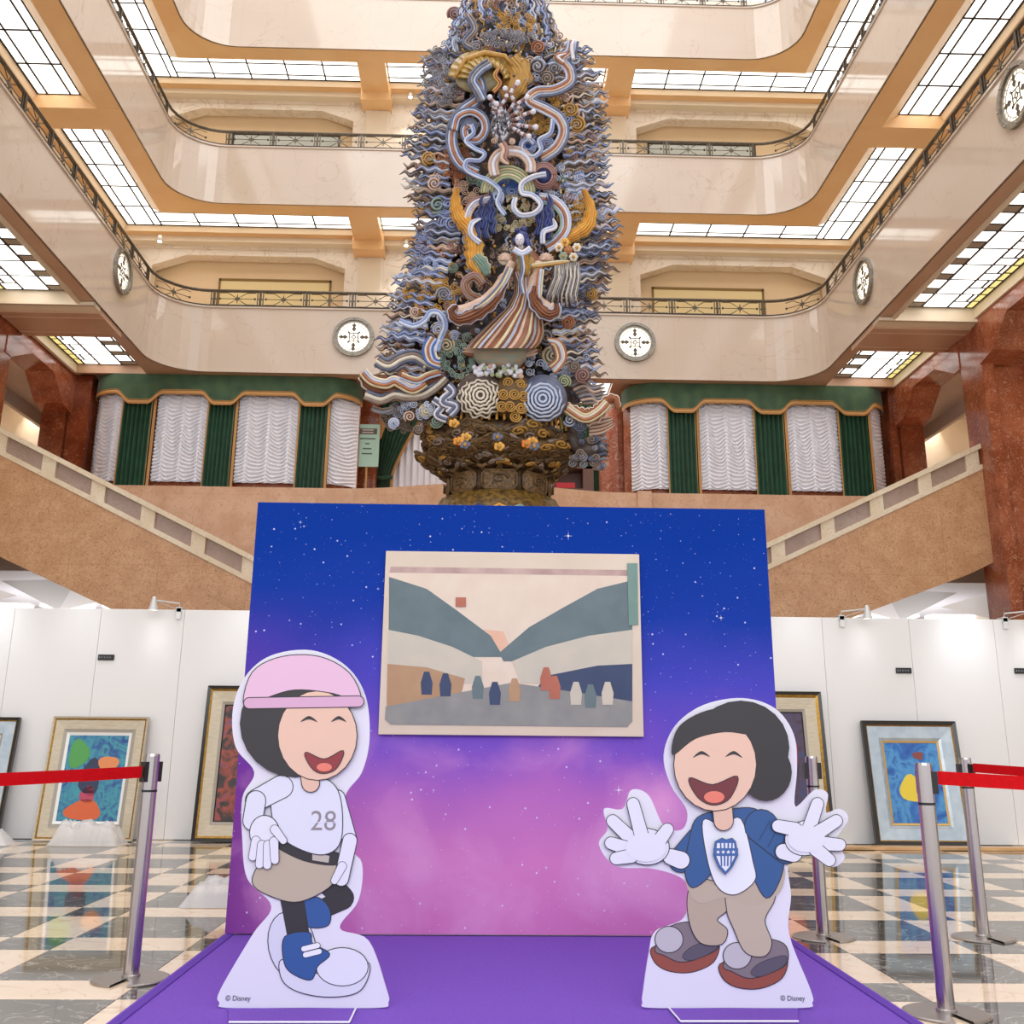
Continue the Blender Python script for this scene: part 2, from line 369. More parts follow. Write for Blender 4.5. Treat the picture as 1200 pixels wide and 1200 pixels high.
# -------- beams under galleries, glass strips
GT = M['bronze']
def light_panel(label, cells_, z, bars, grp, glassmats, lip=.0):
    """cells_: (x0,x1,y0,y1,matkey) panes seen from below"""
    cx = sum(c[0]+c[1] for c in cells_)/2/len(cells_); cy = sum(c[2]+c[3] for c in cells_)/2/len(cells_)
    t = empty('ceiling_light', (cx, cy, z), label, 'ceiling light', grp)
    for (x0, x1, y0, y1, mk) in cells_:
        me = MB().box(x0, x1, y0, y1, z, z+.012).build('pane', M[mk], t)
    b = MB()
    for (x0, x1, y0, y1) in bars: b.box(x0, x1, y0, y1, z-.012, z+.014)
    b.build('glazing_bars', M['bronze_d'], t); return t
def strip_cells(ax, u0, u1, v0, v1, n, key='glow'):
    """panes along axis ax between u0,u1 (n rows), across v0..v1 in three widths"""
    out = []; bars = []; vs = [v0, v0+(v1-v0)*.23, v0+(v1-v0)*.77, v1]; us = [u0+(u1-u0)*k/n for k in range(n+1)]; e = .02
    for a in range(n):
        for b in range(3):
            r = (us[a]+e, us[a+1]-e, vs[b]+e, vs[b+1]-e)
            out.append((r[0], r[1], r[2], r[3], key) if ax == 'x' else (r[2], r[3], r[0], r[1], key))
    for uu in us: bars.append((uu-e, uu+e, v0, v1) if ax == 'x' else (v0, v1, uu-e, uu+e))
    for vv in vs: bars.append((u0, u1, vv-e, vv+e) if ax == 'x' else (vv-e, vv+e, u0, u1))
    return out, bars
for li in (1, 2):
    nm, zb, zt, zr = LV[li]; z = zb+.3
    bm_ = MB()
    for (x0, x1) in ((-3.42, -2.72), (2.92, 3.62)):
        bm_.box(x0, x1, YF+.05, YF+2.3, zb-.01, zb+.5); bm_.box(x0-.04, x1+.04, YF+1.7, YF+2.3, zb-.25, zb+.2)
    for s, X in ((-1, XL), (1, XR)):
        for y0 in (18.25, 12.6):
            bm_.box(min(X+s*.05, X+s*2.3), max(X+s*.05, X+s*2.3), y0, y0+.75, zb-.01, zb+.5)
    struct(bm_.build('trim_%d' % (li+10), M['soffit']), 'orange-tan cross beams between the light strips of the %s gallery' % nm)
    g = 'backlit glass strips of the %s gallery ceiling' % nm
    vf = (YF+.85, YF+1.7)
    c_, b_ = strip_cells('x', XL-.85, -3.42, vf[0], vf[1], 5); 
    light_panel('glass ceiling strip, far side of %s gallery, left of the statue' % nm, c_, z, b_, g, None)
    c_, b_ = strip_cells('x', -2.72, 2.92, vf[0], vf[1], 6)
    light_panel('glass ceiling strip, far side of %s gallery, directly behind the statue' % nm, c_, z, b_, g, None)
    c_, b_ = strip_cells('x', 3.62, XR+.85, vf[0], vf[1], 5)
    light_panel('glass ceiling strip, far side of %s gallery, right of the statue' % nm, c_, z, b_, g, None)
    for s, X, sd in ((-1, XL, 'left'), (1, XR, 'right')):
        a, b2 = sorted((X+s*.85, X+s*1.7))
        c_, b_ = strip_cells('y', 19.0, YF+1.7, a, b2, 5)
        light_panel('glass ceiling strip, %s side of %s gallery, beyond the cross beam' % (sd, nm), c_, z, b_, g, None)
        c_, b_ = strip_cells('y', 13.35, 18.25, a, b2, 5)
        light_panel('glass ceiling strip, %s side of %s gallery, nearer than the cross beam' % (sd, nm), c_, z, b_, g, None)
        c_, b_ = strip_cells('y', 7, 12.6, a, b2, 6)
# low gallery art deco glass
def deco(s, X, y0, y1, label):
    o = lambda a, b: tuple(sorted((X+s*a, X+s*b)))
    cs = []; e = .03; n = max(1, round((y1-y0)/.615)); p = (y1-y0)/n
    def c(a, b, ya, yb, k):
        x0, x1 = o(a, b); cs.append((x0+e, x1-e, ya+e, yb-e, k))
    for k in range(n):
        y = y0+k*p
        c(.86, 1.36, y, y+p, 'glow')
        c(.3, .44, y, y+.62*p, 'glow'); c(.44, .54, y, y+.62*p, 'glow'); c(.54, .86, y, y+.62*p, 'glow')
        c(.3, .48, y+.62*p, y+p, 'glow'); c(.48, .86, y+.62*p, y+p, 'glow_b')
        c(1.36, 1.6, y, y+.55*p, 'glow'); c(1.6, 1.7, y, y+.55*p, 'glow'); c(1.36, 1.7, y+.55*p, y+p, 'glow')
        c(1.7, 1.86, y, y+.5*p, 'glow_y'); c(1.7, 1.86, y+.5*p, y+p, 'glow_y')
    x0, x1 = o(.3, 1.88)
    light_panel(label, cs, 9.1, [(x0, x1, y0-.02, y1+.02)], 'patterned stained glass ceiling lights of the lower gallery', None)
    bpy_last = bpy.context
def fix_deco():
    # the bar plate sits behind the panes so that it reads as dark leading between them
    for o in bpy.data.objects:
        if o.name.startswith('glazing_bars') and o.parent and 'stained' in o.parent['label']:
            for v in o.data.vertices: v.co.z = 9.106 if v.co.z < 9.1 else 9.13
for s, X, sd in ((-1, XL, 'left'), (1, XR, 'right')):
    deco(s, X, 19.75, 22.18, 'stained glass ceiling light beside the %s curtained booth, beyond the cross beam' % sd)
    deco(s, X, 12.6, 18.15, 'stained glass ceiling light over the %s staircase, nearer than the cross beam' % sd)
c_, b_ = strip_cells('x', -1.6, 2.9, 22.45, 24.1, 6)
light_panel('backlit leaded glass ceiling light behind the statue, low over the mezzanine', c_, 9.1, b_, None, None)
fix_deco()
cb = MB()
for s, X in ((-1, XL), (1, XR)):
    a, b2 = sorted((X+s*.02, X+s*1.95))
    for y0, y1 in ((18.2, 18.85), ):
        cb.box(a, b2, y0, y0+.28, 8.82, 9.2, 1); cb.box(a, b2, y0+.28, 19.7, 8.78, 9.2, 0); cb.box(a, b2, y0-.04, y0+.02, 8.82, 8.88, 1)
        cb.box(a, b2, y0+.5, y0+.53, 8.765, 8.8, 0); cb.box(a, b2, 19.45, 19.48, 8.765, 8.8, 0)
    cb.box(min(X+s*.28, X+s*.34), max(X+s*.28, X+s*.34), 8, 18.2, 8.84, 8.92, 1)
    cb.box(a, b2, 22.2, 22.3, 8.9, 9.15, 0)
    cb.box(min(X+s*1.88, X+s*1.96), max(X+s*1.88, X+s*1.96), 8, 22.2, 8.9, 9.16, 1)
struct(cb.build('trim_4', [M['soffit_low'], M['cream']]), 'cream and tan cross beams between the stained glass ceiling lights')
# -------- gallery back walls (far side) and side walls
for li in (0, 1):
    nm, zb0, zt0, _ = LV[li]; zb = LV[li+1][1]; z0 = zt0-1.2
    gb = MB(); Y = 24.3
    def pier(x0, x1, za=z0, zc=zb+.1, y0=Y, y1=Y+.35): gb.box(x0, x1, y0, y1, za, zc)
    top = zb-.22; ch = .3
    pier(-3.7, 3.88)
    for (x0, x1) in ((-9.4, -3.7), (3.88, 9.5)):
        a, b2 = x0+.75, x1-.05 if x0 < 0 else x1-.75
        a, b2 = (-8.6, -3.7) if x0 < 0 else (3.88, 8.7)
        gb.box(x0-.4 if x0 < 0 else x0, x1 if x0 < 0 else x1+.4, Y, Y+.35, top, zb+.1)
        gb.prism([(a, Y, top), (a+.85, Y, top), (a, Y, top-ch)], (0, .35, 0)); gb.prism([(b2-.85, Y, top), (b2, Y, top), (b2, Y, top-ch)], (0, .35, 0))
        if x0 < 0: pier(x0-.4, a, zc=top)
        else: pier(b2, x1+.4, zc=top)
        gb.box(x0, x1, Y-.04, Y, zb-.06, zb+.02, 0)
    # recess wall
    gb.box(-9.9, 9.9, Y+.5, Y+.7, z0, zb+.1, 1)
    # pilaster strips
    for x in (-3.05, 3.28): gb.box(x-.33, x+.33, Y-.12, Y, z0, zb, 0); gb.box(x-.28, x+.28, Y-.15, Y-.12, z0, zb-.3, 2)
    struct(gb.build('wall_far_'+nm, [M['gwall'], M['glint'], M['cream']]), 'veined cream marble wall with chamfered openings behind the %s gallery' % nm)
    for si, (a, b2) in enumerate(((-7.0, -4.1), (4.25, 7.2))):
        d = top-.42
        fr = MB(); mk = M['braid_d'] if li == 0 else M['bronze_d']
        fr.box(a, b2, Y+.46, Y+.5, d-.06, d); fr.box(a, a+.05, Y+.46, Y+.5, z0, d); fr.box(b2-.05, b2, Y+.46, Y+.5, z0, d)
        o = struct(fr.build('window_%d' % (li*2+si+1), mk), 'slim metal framed shop window in the %s gallery, %s of the statue' % (nm, ('left', 'right')[si]))
        pn = MB().box(a+.05, b2-.05, Y+.485, Y+.495, z0, d-.06).build('pane', mat('shop_glass_%d' % li, 'f0dca8' if li == 0 else 'c9cfc8', .15), o)
# side gallery back walls (vertical planes) for all levels
sw = MB()
for s, X in ((-1, XL), (1, XR)):
    a, b2 = sorted((X+s*2.3, X+s*2.6)); sw.box(a, b2, -3, 24.9, 9.2, 21)
sw.box(-9.7, 9.8, 24.3, 24.6, 18, 21)
struct(sw.build('wall_gallery_sides', M['gwall']), 'cream side walls behind the upper galleries')
# downlights on gallery ceilings
for (px, py, Y, lb) in ((481, 114, 23.9, 'upper row, just left of the statue head'), (476, 288, 23.9, 'lower row, just left of the statue shoulder'), (187, 283, 23.4, 'near the left corner of the middle gallery'), (156, 318.5, 23.6, 'low in the left corner')):
    p = at(px, py, Y=Y); t = empty('downlight', p, 'tiny glaring spotlight under a gallery ceiling, '+lb, 'lamp', 'gallery spotlights')
    MB().lathe([(.05, 0), (.06, .08), (.04, .16)], p, 12).build('housing', M['steel_w'], t)
    MB().lathe([(.045, -.004), (.045, .004)], p, 12).build('lens', mat('lamp_lens', 'ffffff', .2, emit=25), t)
    spot('downlight_beam', p+Vector((0, -.05, -.02)), p+Vector((0, -.3, -3)), 60, 90)
# -------- clocks / medallions
def medallion(c, rz, label, r=.47):
    t = empty('wall_medallion', c, label, 'medallion', 'round backlit medallions on the lower gallery parapet')
    Rm = Matrix.Rotation(rz, 4, 'Z')
    def bld(mb, n, mt):
        mb.v = [tuple(Vector(c)+(Rm @ Vector(v))) for v in mb.v]; return mb.build(n, mt, t)
    def ring(r0, r1, y0, y1, seg=40):
        b = MB(); 
        for k in range(seg):
            a, q = 2*PI*k/seg, 2*PI*(k+1)/seg
            P = lambda rr, an, y: (rr*math.cos(an), y, rr*math.sin(an))
            b.add([P(r0, a, y0), P(r1, a, y0), P(r1, q, y0), P(r0, q, y0), P(r0, a, y1), P(r1, a, y1), P(r1, q, y1), P(r0, q, y1)], [(0, 1, 2, 3), (1, 5, 6, 2), (4, 0, 3, 7), (4, 7, 6, 5)])
        return b
    f = ring(r*.86, r, -.07, 0); g2 = ring(r*.76, r*.88, -.04, 0); f.add(g2.v, g2.f)
    for k in range(8): q = PI*k/4; f.ball((r*.93*math.cos(q), -.075, r*.93*math.sin(q)), .016, u=6, v=4)
    bld(f, 'rim', M['pewter'])
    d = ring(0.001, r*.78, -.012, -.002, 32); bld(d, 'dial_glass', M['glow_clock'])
    h = MB()
    for k in range(4):
        q = PI/2*k; ca, sa = math.cos(q), math.sin(q)
        P = lambda u, v: (u*ca-v*sa, -.018, u*sa+v*ca)
        h.prism([P(.14, -.012), P(.2, -.05), P(.24, -.02), P(.28, -.045), P(.345, 0), P(.28, .045), P(.24, .02), P(.2, .05), P(.14, .012)], (0, -.012, 0))
        h.bar(P(.1, .1), P(.1, -.1), .011); h.bar(P(.1, .1), P(.135, .135), .02); h.bar(P(.03, 0), P(.1, 0), .008)
    for k in range(24): q = 2*PI*k/24; h.bar((r*.66*math.cos(q), -.016, r*.66*math.sin(q)), (r*.77*math.cos(q), -.016, r*.77*math.sin(q)), .005)
    rr = ring(r*.64, r*.66, -.02, -.012, 32); h.add(rr.v, rr.f)
    rr = ring(.03, .05, -.022, -.012, 16); h.add(rr.v, rr.f)
    bld(h, 'tracery', M['bronze'])
medallion((-3.06, YF, 9.79), 0, 'round backlit medallion on the far parapet, left of the statue')
medallion((3.35, YF, 9.79), 0, 'round backlit medallion on the far parapet, right of the statue')
medallion((XL, 19.25, 10.02), PI/2, 'round backlit medallion on the left side parapet, seen edge-on')
medallion((XR, 18.65, 9.85), -PI/2, 'round backlit medallion on the right side parapet near the far corner')
medallion((XR, 12.55, 9.9), -PI/2, 'big round medallion cut by the right picture edge, high up', .47)
# ================================================================== RED MARBLE COLUMNS AND BEAMS
for s, sd in ((-1, 'left'), (1, 'right')):
    yo = .25 if s < 0 else 0
    bx = lambda b, x0, x1, *a: b.box(min(s*x0, s*x1), max(s*x0, s*x1), *a)
    c = MB(); bx(c, 9.4, 9.62, 18.25+yo, 19.1+yo, 0, 8.95); bx(c, 9.62, 10.6, 18.45+yo, 18.95+yo, 0, 8.95)
    for z in (2.75, 5.55): bx(c, 9.395, 9.625, 18.245+yo, 19.105+yo, z, z+.012)
    struct(c.build('wall_column_'+sd, M['red']), 'red brown marble column beside the %s staircase' % sd)
    c = MB(); bx(c, 9.0 if s < 0 else 9.29, 9.45, 22.5, 23.2, 4.8, 8.95); bx(c, 9.47, 10.0, 22.4, 23.2, 4.8, 8.2); bx(c, 9.44, 9.48, 22.55, 23.2, 4.8, 8.2)
    struct(c.build('wall_pier_'+sd, M['red_dark']), 'dark red marble pier at the outer end of the %s curtained booth' % sd)
    for bi, (ya, yb) in enumerate(((19.1, 22.5), (11.5, 18.3))):
        pr = [(s*9.38, ya, 9.0), (s*9.38, ya, 8.2), (s*9.38, ya+.25, 8.2), (s*9.38, ya+1.1, 8.6), (s*9.38, yb-1.2, 8.6), (s*9.38, yb-.55, 8.1), (s*9.38, yb, 8.0), (s*9.38, yb, 9.0)]
        struct(MB().prism(pr, (s*.62, 0, 0)).build('trim_beam_%s_%d' % (sd, bi+1), M['red']), 'red marble beam with haunched ends over the %s aisle' % sd)
    # aisle beyond: ceiling, cove and wall
    a = MB(); bx(a, 10.02, 11.0, 11, 26, 8.62, 8.75); bx(a, 10.9, 11.0, 11, 26, 8.3, 8.75)
    struct(a.build('ceiling_aisle_'+sd, mat('aisle_white', 'cfc4ba', .6)), 'pale ceiling of the aisle behind the %s columns' % sd)
    a = MB(); bx(a, 12.2, 12.4, 9, 27, 0, 9.3); bx(a, 10.9, 12.3, 9, 27, 8.9, 9.1); bx(a, 11, 12.2, 11, 26, 4.9, 5.0); bx(a, 10, 12.4, 24.6, 24.8, 5, 9)
    struct(a.build('wall_aisle_'+sd, mat('aisle_cream', 'efe2cf', .6)), 'cream wall washed by a hidden cove light behind the %s column' % sd)
    area('cove_light_'+sd, (s*11.3, 20, 8.75), (0, s*-math.radians(-60), 0), .3, 9, 110, (1, .9, .75))
# ================================================================== MEZZANINE
mz = MB(); n = 24
def mezf(x):
    if abs(x) > 3.0: return 21.6
    return 21.6-.7*(.5+.5*math.cos(PI*x/3.0))
xs = [-9.4+18.8*k/60 for k in range(61)]
Fp = [(x, mezf(x), 6.17) for x in xs]; mz.strip([(x, y, 4.7) for x, y, z in Fp], Fp); mz.strip(Fp, [(x, y+.3, z) for x, y, z in Fp]); mz.strip([(x, y+.3, z) for x, y, z in Fp], [(x, y+.3, 5.1) for x, y, z in Fp])
mz.box(3.25, 3.55, 21.5, 21.65, 4.8, 6.19)
struct(mz.build('wall_mezzanine', M['tan_l']), 'tan marble mezzanine parapet bulging forward behind the statue')
struct(MB().box(-12.3, 12.3, 21.7, 27, 4.85, 5.05).box(-9, 9, 25.5, 25.7, 5, 9).build('floor_mezzanine', M['tan_l']), 'mezzanine floor and back wall')
struct(MB().box(-13, 13, 27.2, 27.5, 0, 5).box(-13.2, -13, 4, 27.5, 0, 9).box(13, 13.2, 4, 27.5, 0, 9).build('wall_back', mat('back_white', 'dcd8da', .5)), 'ground floor walls far behind the partition')
# landing mass behind statue
struct(MB().box(-4.3, 4.3, 18.9, 21.5, 0, 3.1).build('wall_landing', M['tan']), 'marble stair landing behind the statue')
# staircase flights
for s, sd, za, xa, sl in ((-1, 'left', 4.21, 4.23, .484), (1, 'right', 4.6, 5.27, .47)):
    Y = 18.7; zc = lambda x: za+sl*(x-xa)
    x0, x1 = 2.3, 12.3
    body = MB().prism([(s*x0, Y, zc(x0)-.5), (s*x1, Y, zc(x1)-.5), (s*x1, Y, zc(x1)-2.28), (s*8.9, Y, zc(8.9)-2.28), (s*6.57, Y, 3.17), (s*5.6, Y, 2.7), (s*x0, Y, 1.2)], (0, .3, 0))
    body.prism([(s*x0, Y+.3, zc(x0)-1.3), (s*x1, Y+.3, zc(x1)-1.3), (s*x1, Y+.3, zc(x1)-2.0), (s*x0, Y+.3, 1.4)], (0, 2.2, 0))
    st = struct(body.build('wall_stair_'+sd, M['tan']), 'tan marble flank of the %s staircase rising outward' % sd)
    bl = empty('stair_balustrade', (s*6, Y, zc(6)-.5), 'pale stone balustrade with sunken panels on the %s staircase' % sd, 'balustrade', 'stair balustrades')
    MB().prism([(s*x0, Y-.05, zc(x0)-.1), (s*x1, Y-.05, zc(x1)-.1), (s*x1, Y-.05, zc(x1)+.0), (s*x0, Y-.05, zc(x0)+.0)], (0, .34, 0)).build('coping', M['bal'], bl)
    MB().prism([(s*x0, Y-.02, zc(x0)-.5), (s*x1, Y-.02, zc(x1)-.5), (s*x1, Y-.02, zc(x1)-.4), (s*x0, Y-.02, zc(x0)-.4)], (0, .3, 0)).build('bottom_rail', M['bal'], bl)
    off = (9.0-.0) if s < 0 else 8.98
    k = -4; xp = off-.3
    P = []
    while True:
        x = 9.0+(0.28 if s > 0 else .1)-.955*k-.19; k += 1
        if x < x0: break
        if x > x1: continue
        P.append(x)
        MB().prism([(s*x, Y-.01, zc(x)-.42), (s*(x+.26), Y-.01, zc(x+.26)-.42), (s*(x+.26), Y-.01, zc(x+.26)-.08), (s*x, Y-.01, zc(x)-.08)], (0, .28, 0)).build('baluster_pier', M['bal'], bl)
    for x in P:
        a, b2 = x+.26, x+.955
        MB().prism([(s*a, Y+.07, zc(a)-.42), (s*b2, Y+.07, zc(b2)-.42), (s*b2, Y+.07, zc(b2)-.08), (s*a, Y+.07, zc(a)-.08)], (0, .1, 0)).build('infill_panel', M['infill'], bl)
    # lower flight parapet end
    xe = 4.75 if s < 0 else 5.05; f0, f1 = (17.2, 18.4)
    struct(MB().prism([(s*(xe+.75), f0, 2.4), (s*(xe), f0, 3.35), (s*(xe-.9), f0, 3.35-.45), (s*(xe-.9), f0, 0), (s*(xe+.75), f0, 0)], (0, f1-f0, 0)).build('trim_stair_end_'+sd, M['tan']), 'sloping end block of the lower stair flight, %s of the backdrop' % sd)
    # ground-floor ceiling with folded facets seen under the stair
    gc = MB(); x_0, x_1 = sorted((s*6.8, s*13)); gc.box(x_0, x_1, 20.3, 27.3, 4.1, 4.2, 0)
    gc.box(*sorted((s*6.8, s*13)), 20.2, 20.3, 4.1, 4.9, 1)
    x_0, x_1 = sorted((s*4.4, s*6.8)); gc.box(x_0, x_1, 22.0, 27.3, 4.1, 4.2, 0)
    for k, (xa_, w_) in enumerate(((6.2, 1.5), (8.3, 1.7), (10.6, 1.8))):
        gc.add([(s*xa_, 21.2, 4.1), (s*(xa_+w_), 21.6, 4.1), (s*(xa_+w_*.9), 25.0, 4.1), (s*(xa_+.1), 24.0, 4.1), (s*(xa_+w_*.5), 22.6, 3.6)], [(0, 1, 4), (1, 2, 4), (2, 3, 4), (3, 0, 4)], 1)
    struct(gc.build('ceiling_ground_'+sd, [mat('ceil_white', 'e4dfe2', .5), mat('facet_grey', 'b7ada6', .3)]), 'folded white ground-floor ceiling under the %s stair' % sd)
    gl = empty('ceiling_light', (s*8, 25.6, 4.0), 'glowing ceiling slot low under the %s staircase' % sd, 'ceiling light', 'ground floor light slots')
    for k in range(4): MB().box(*sorted((s*(6.6+k*1.5), s*(7.8+k*1.5))), 25.5, 25.9, 4.04, 4.09).build('pane', M['glow'], gl)
    area('ground_light_'+sd, (s*8.5, 24, 2.6), (PI, 0, 0), 5, 3, 110, (.93, .96, 1))
    struct(MB().box(*sorted((s*5.4, s*7.2)), 23.5, 23.9, 0, 3.75).build('wall_ground_'+sd, M['red_dark']), 'dark red marble wall under the %s stair' % sd)
# ================================================================== CURTAINED BOOTHS
YB = 22.35
def booth(x0, x1, cuts, sd):
    r = .75
    def cy(x, d=0):
        a = max(0, x0+r-x, x-(x1-r)); a = min(a, r)
        return YB-d+(r-math.sqrt(max(0, r*r-a*a)))
    struct(MB().grid(lambda u, v: (x0+.04+(x1-x0-.08)*u, cy(x0+.04+(x1-x0-.08)*u, -.12), 5.0+4.0*v), 40, 1).build('wall_booth_'+sd, M['red']), 'red marble dado below the %s curtains' % sd)
    greens = [c for c in cuts if c[2] == 'g']
    def dip(x):
        for a, b2, _ in greens:
            c = (a+b2)/2; h = (b2-a)/2+.18
            if abs(x-c) < h: 
                t = abs(x-c)/h; return .24*(1 if t < .35 else .5+.5*math.cos((t-.35)/.65*PI))
        return 0
    zt_ = 8.893; zb_ = 8.48
    t = empty('pelmet', ((x0+x1)/2, YB, zt_), 'green velvet pelmet with gold braided wavy edge over the %s booth' % sd, 'pelmet', 'pelmets')
    nu = 120
    xx = lambda u: x0+(x1-x0)*(.5-.5*math.cos(PI*u)) if False else x0+(x1-x0)*u
    MB().grid(lambda u, v: (xx(u), cy(xx(u), .17+.02*math.sin(u*97+2*math.sin(u*23))*(1.1-v)), (zb_-dip(xx(u)))*(1-v)+zt_*v), nu, 6).build('cloth', M['green'], t, smooth=True)
    def band(off, h, d, mt, nm_):
        MB().grid(lambda u, v: (xx(u), cy(xx(u), .2+d*math.sin(PI*v)), zb_-dip(xx(u))+off+h*v), nu, 3).build(nm_, mt, t, smooth=True)
    band(-.07, .085, .02, M['braid'], 'braid'); band(.03, .016, .012, M['braid'], 'piping'); band(.012, .014, .004, M['braid_d'], 'dark_line')
    names = {'w': 0, 'g': 0}; ordn = ['first', 'second', 'third', 'fourth']
    for (a, b2, k) in cuts:
        i = names[k]; names[k] += 1
        if k == 'g':
            npl = 7
            tt = empty('curtain', ((a+b2)/2, cy((a+b2)/2), 6.0), 'pleated dark green drape in the %s booth, %s from the left' % (sd, ordn[i]), 'curtain', 'green drapes of the booths')
            MB().grid(lambda u, v: (a+(b2-a)*u, cy(a+(b2-a)*u, .06+.06*math.sin(u*2*PI*npl+.6*math.sin(v*3+i))+.012*math.sin(u*31+v*2)), 6.0+2.6*v), 70, 6).build('cloth', M['green_d'], tt, smooth=True)
            for e_ in (a-.03, b2-.03):
                MB().grid(lambda u, v: (e_+.06*u, cy(e_, .09), 6.0+2.6*v), 1, 1).build('braid', M['braid'], tt)
            MB().grid(lambda u, v: (b2-.07+.012*u, cy(b2, .105), 6.0+2.6*v), 1, 1).build('cord', M['braid'], tt)
        else:
            ns = max(1, round((b2-a)/.42)); 
            def fn(u, v, a=a, b2=b2, ns=ns, i=i):
                q = (u*ns+ (.5 if ns > 1 else 0)) % 1.0; sag = .13*(1-(2*q-1)**2)
                z = 6.45+2.1*v; ph = ((z+sag)/.088 + .25*math.sin(q*7+v*9)) % 1.0
                gather = math.exp(-((min(q, 1-q))/.06)**2)
                d = .1*((1-ph)**1.2)*(1-gather)+.03*gather
                x = a+(b2-a)*u; return (x, cy(x, -.07+d), z)
            o = MB().grid(fn, 30*ns, 150).build('festoon_blind', M['sheer'], smooth=True)
            tag(o, 'white ruched festoon blind in the %s booth, %s from the left' % (sd, ordn[i]), 'blind', 'white festoon blinds')
booth(-8.98, -2.9, [(-8.93, -8.15, 'w'), (-8.15, -7.45, 'g'), (-7.42, -6.25, 'w'), (-6.25, -5.62, 'g'), (-5.6, -4.22, 'w'), (-4.22, -3.56, 'g'), (-3.54, -2.95, 'w')], 'left')
booth(3.14, 9.25, [(3.3, 4.1, 'w'), (4.1, 4.78, 'g'), (4.8, 6.07, 'w'), (6.07, 6.79, 'g'), (6.8, 8.0, 'w'), (8.0, 8.72, 'g'), (8.74, 9.2, 'w')], 'right')
# centre back: marble piers, tied drape, sheer, screen
struct(MB().box(-3.35, -2.6, 23.6, 24.4, 5, 9).build('wall_pier_centre_left', M['red']), 'red marble pier behind the statue on the left')
rc = MB().lathe([(.42, 5), (.42, 9)], (3.12, 24.0, 0), 24); struct(rc.build('wall_column_round', marble('pink_marble', 'b5644a', 'c67a62', 'e8c0a4', 2.2, .035, .14), smooth=False), 'round pink marble column behind the statue on the right')
t = empty('curtain', (-2.2, 24, 5.2), 'green drape tied back beside the marble pier behind the statue', 'curtain')
def tied(u, v):
    z = 5.2+3.8*v
    wd = 1.35 if v > .95 else (.42+.93*max(0, (z-7.0)/2.0)**1.3 if z > 7.0 else .42+.12*(7.0-z)/1.8)
    x = -2.72+wd*u; return (x, 24.15-.05*math.sin(u*2*PI*9)-.1*math.sin(PI*u), z)
MB().grid(tied, 80, 30).build('cloth', M['green_d'], t, smooth=True)
MB().tube([(-2.75, 24.05, 7.05), (-2.5, 23.95, 6.98), (-2.25, 24.05, 7.05)], .05, 6).build('tieback', M['green_d'], t)
MB().tube([(tied(1, v/20)[0]+.02, 24.1, tied(1, v/20)[2]) for v in range(21)], .035, 5).build('braid', M['braid'], t)
MB().tube([(-2.7, 23.98, 9.0), (-2.66, 23.95, 8.5), (-2.55, 23.95, 8.3), (-2.62, 23.95, 8.0), (-2.7, 23.98, 7.9)], [.08, .09, .1, .08, .04], 6).build('cascade_trim', M['braid'], t)
t = empty('curtain', (2.5, 24, 5.2), 'green drape hanging beside the round pink column', 'curtain')
MB().grid(lambda u, v: (1.75+.95*u, 24.15-.05*math.sin(u*2*PI*6), 5.2+3.8*v), 50, 3).build('cloth', M['green_d'], t, smooth=True)
MB().tube([(1.74, 24.1, 5.2), (1.74, 24.1, 9)], .03, 5).build('braid', M['braid'], t)
tag(MB().grid(lambda u, v: (-2.6+4.6*u, 24.45-.05*math.sin(u*2*PI*30)-.02*math.sin(u*77), 5.2+3.8*v), 240, 2).build('sheer_curtain', M['sheer'], smooth=True), 'long pleated white sheer curtain behind the statue', 'curtain')
# sign on a pole
t = empty('sign_stand', (-2.78, 23.0, 5.05), 'pale green notice board on a thin pole left of the statue base', 'sign')
p = at(431, 512, Y=23.0); q = at(431, 547, Y=23.0); hw = .27
MB().box(p.x-hw, p.x+hw, 22.99, 23.02, q.z, p.z+.3).build('board', mat('sign_green', 'a9c9b4', .5), t)
MB().box(p.x-hw+.06, p.x+hw-.06, 22.984, 22.99, p.z+.06, p.z+.2).build('header', mat('sign_dark', '5a4c44', .5), t)
ln = MB()
for k, w_ in enumerate((.36, .1, .2, .24)): ln.box(p.x-w_/2, p.x+w_/2, 22.986, 22.99, p.z-.06-k*.12, p.z-.03-k*.12)
for w_ in (.03, -.03): ln.box(p.x-.13, p.x+.13, 22.98, 22.984, p.z+.12+w_, p.z+.145+w_, 1)
ln.build('writing', [mat('sign_text', '4c5a50', .6), mat('sign_text_light', 'c8bcae', .6)], t)
MB().tube([(p.x, 23.03, 5.05), (p.x, 23.03, q.z+.2)], .025, 8).build('pole', M['braid'], t); MB().lathe([(.2, 0), (.2, .03), (.03, .05)], (p.x, 23.03, 5.05), 16).build('base', M['bronze_d'], t)
# trolley
p = at(668, 566, Y=22.9); t = empty('display_cabinet', (p.x, 22.9, 5.05), 'small open brown cabinet with a red box behind the statue base on the right', 'cabinet')
c = MB(); x = p.x; zt_ = at(668, 549, Y=22.9).z
c.box(x-.42, x-.36, 22.7, 23.2, 5.05, zt_); c.box(x+.28, x+.52, 22.7, 23.2, 5.05, zt_); c.box(x-.42, x+.52, 22.7, 23.2, zt_-.05, zt_); c.box(x-.42, x+.5, 23.16, 23.2, 5.05, zt_); c.box(x-.4, x+.3, 22.72, 23.18, zt_-.55, zt_-.51)
c.build('body', mat('cab_brown', '6a4638', .4), t)
tag(MB().bbox(x-.34, x+.1, 22.75, 23.05, zt_-.505, zt_-.37, .01).build('box', mat('red_box', 'c02430', .5)), 'small red box on the shelf of the brown cabinet', 'box')
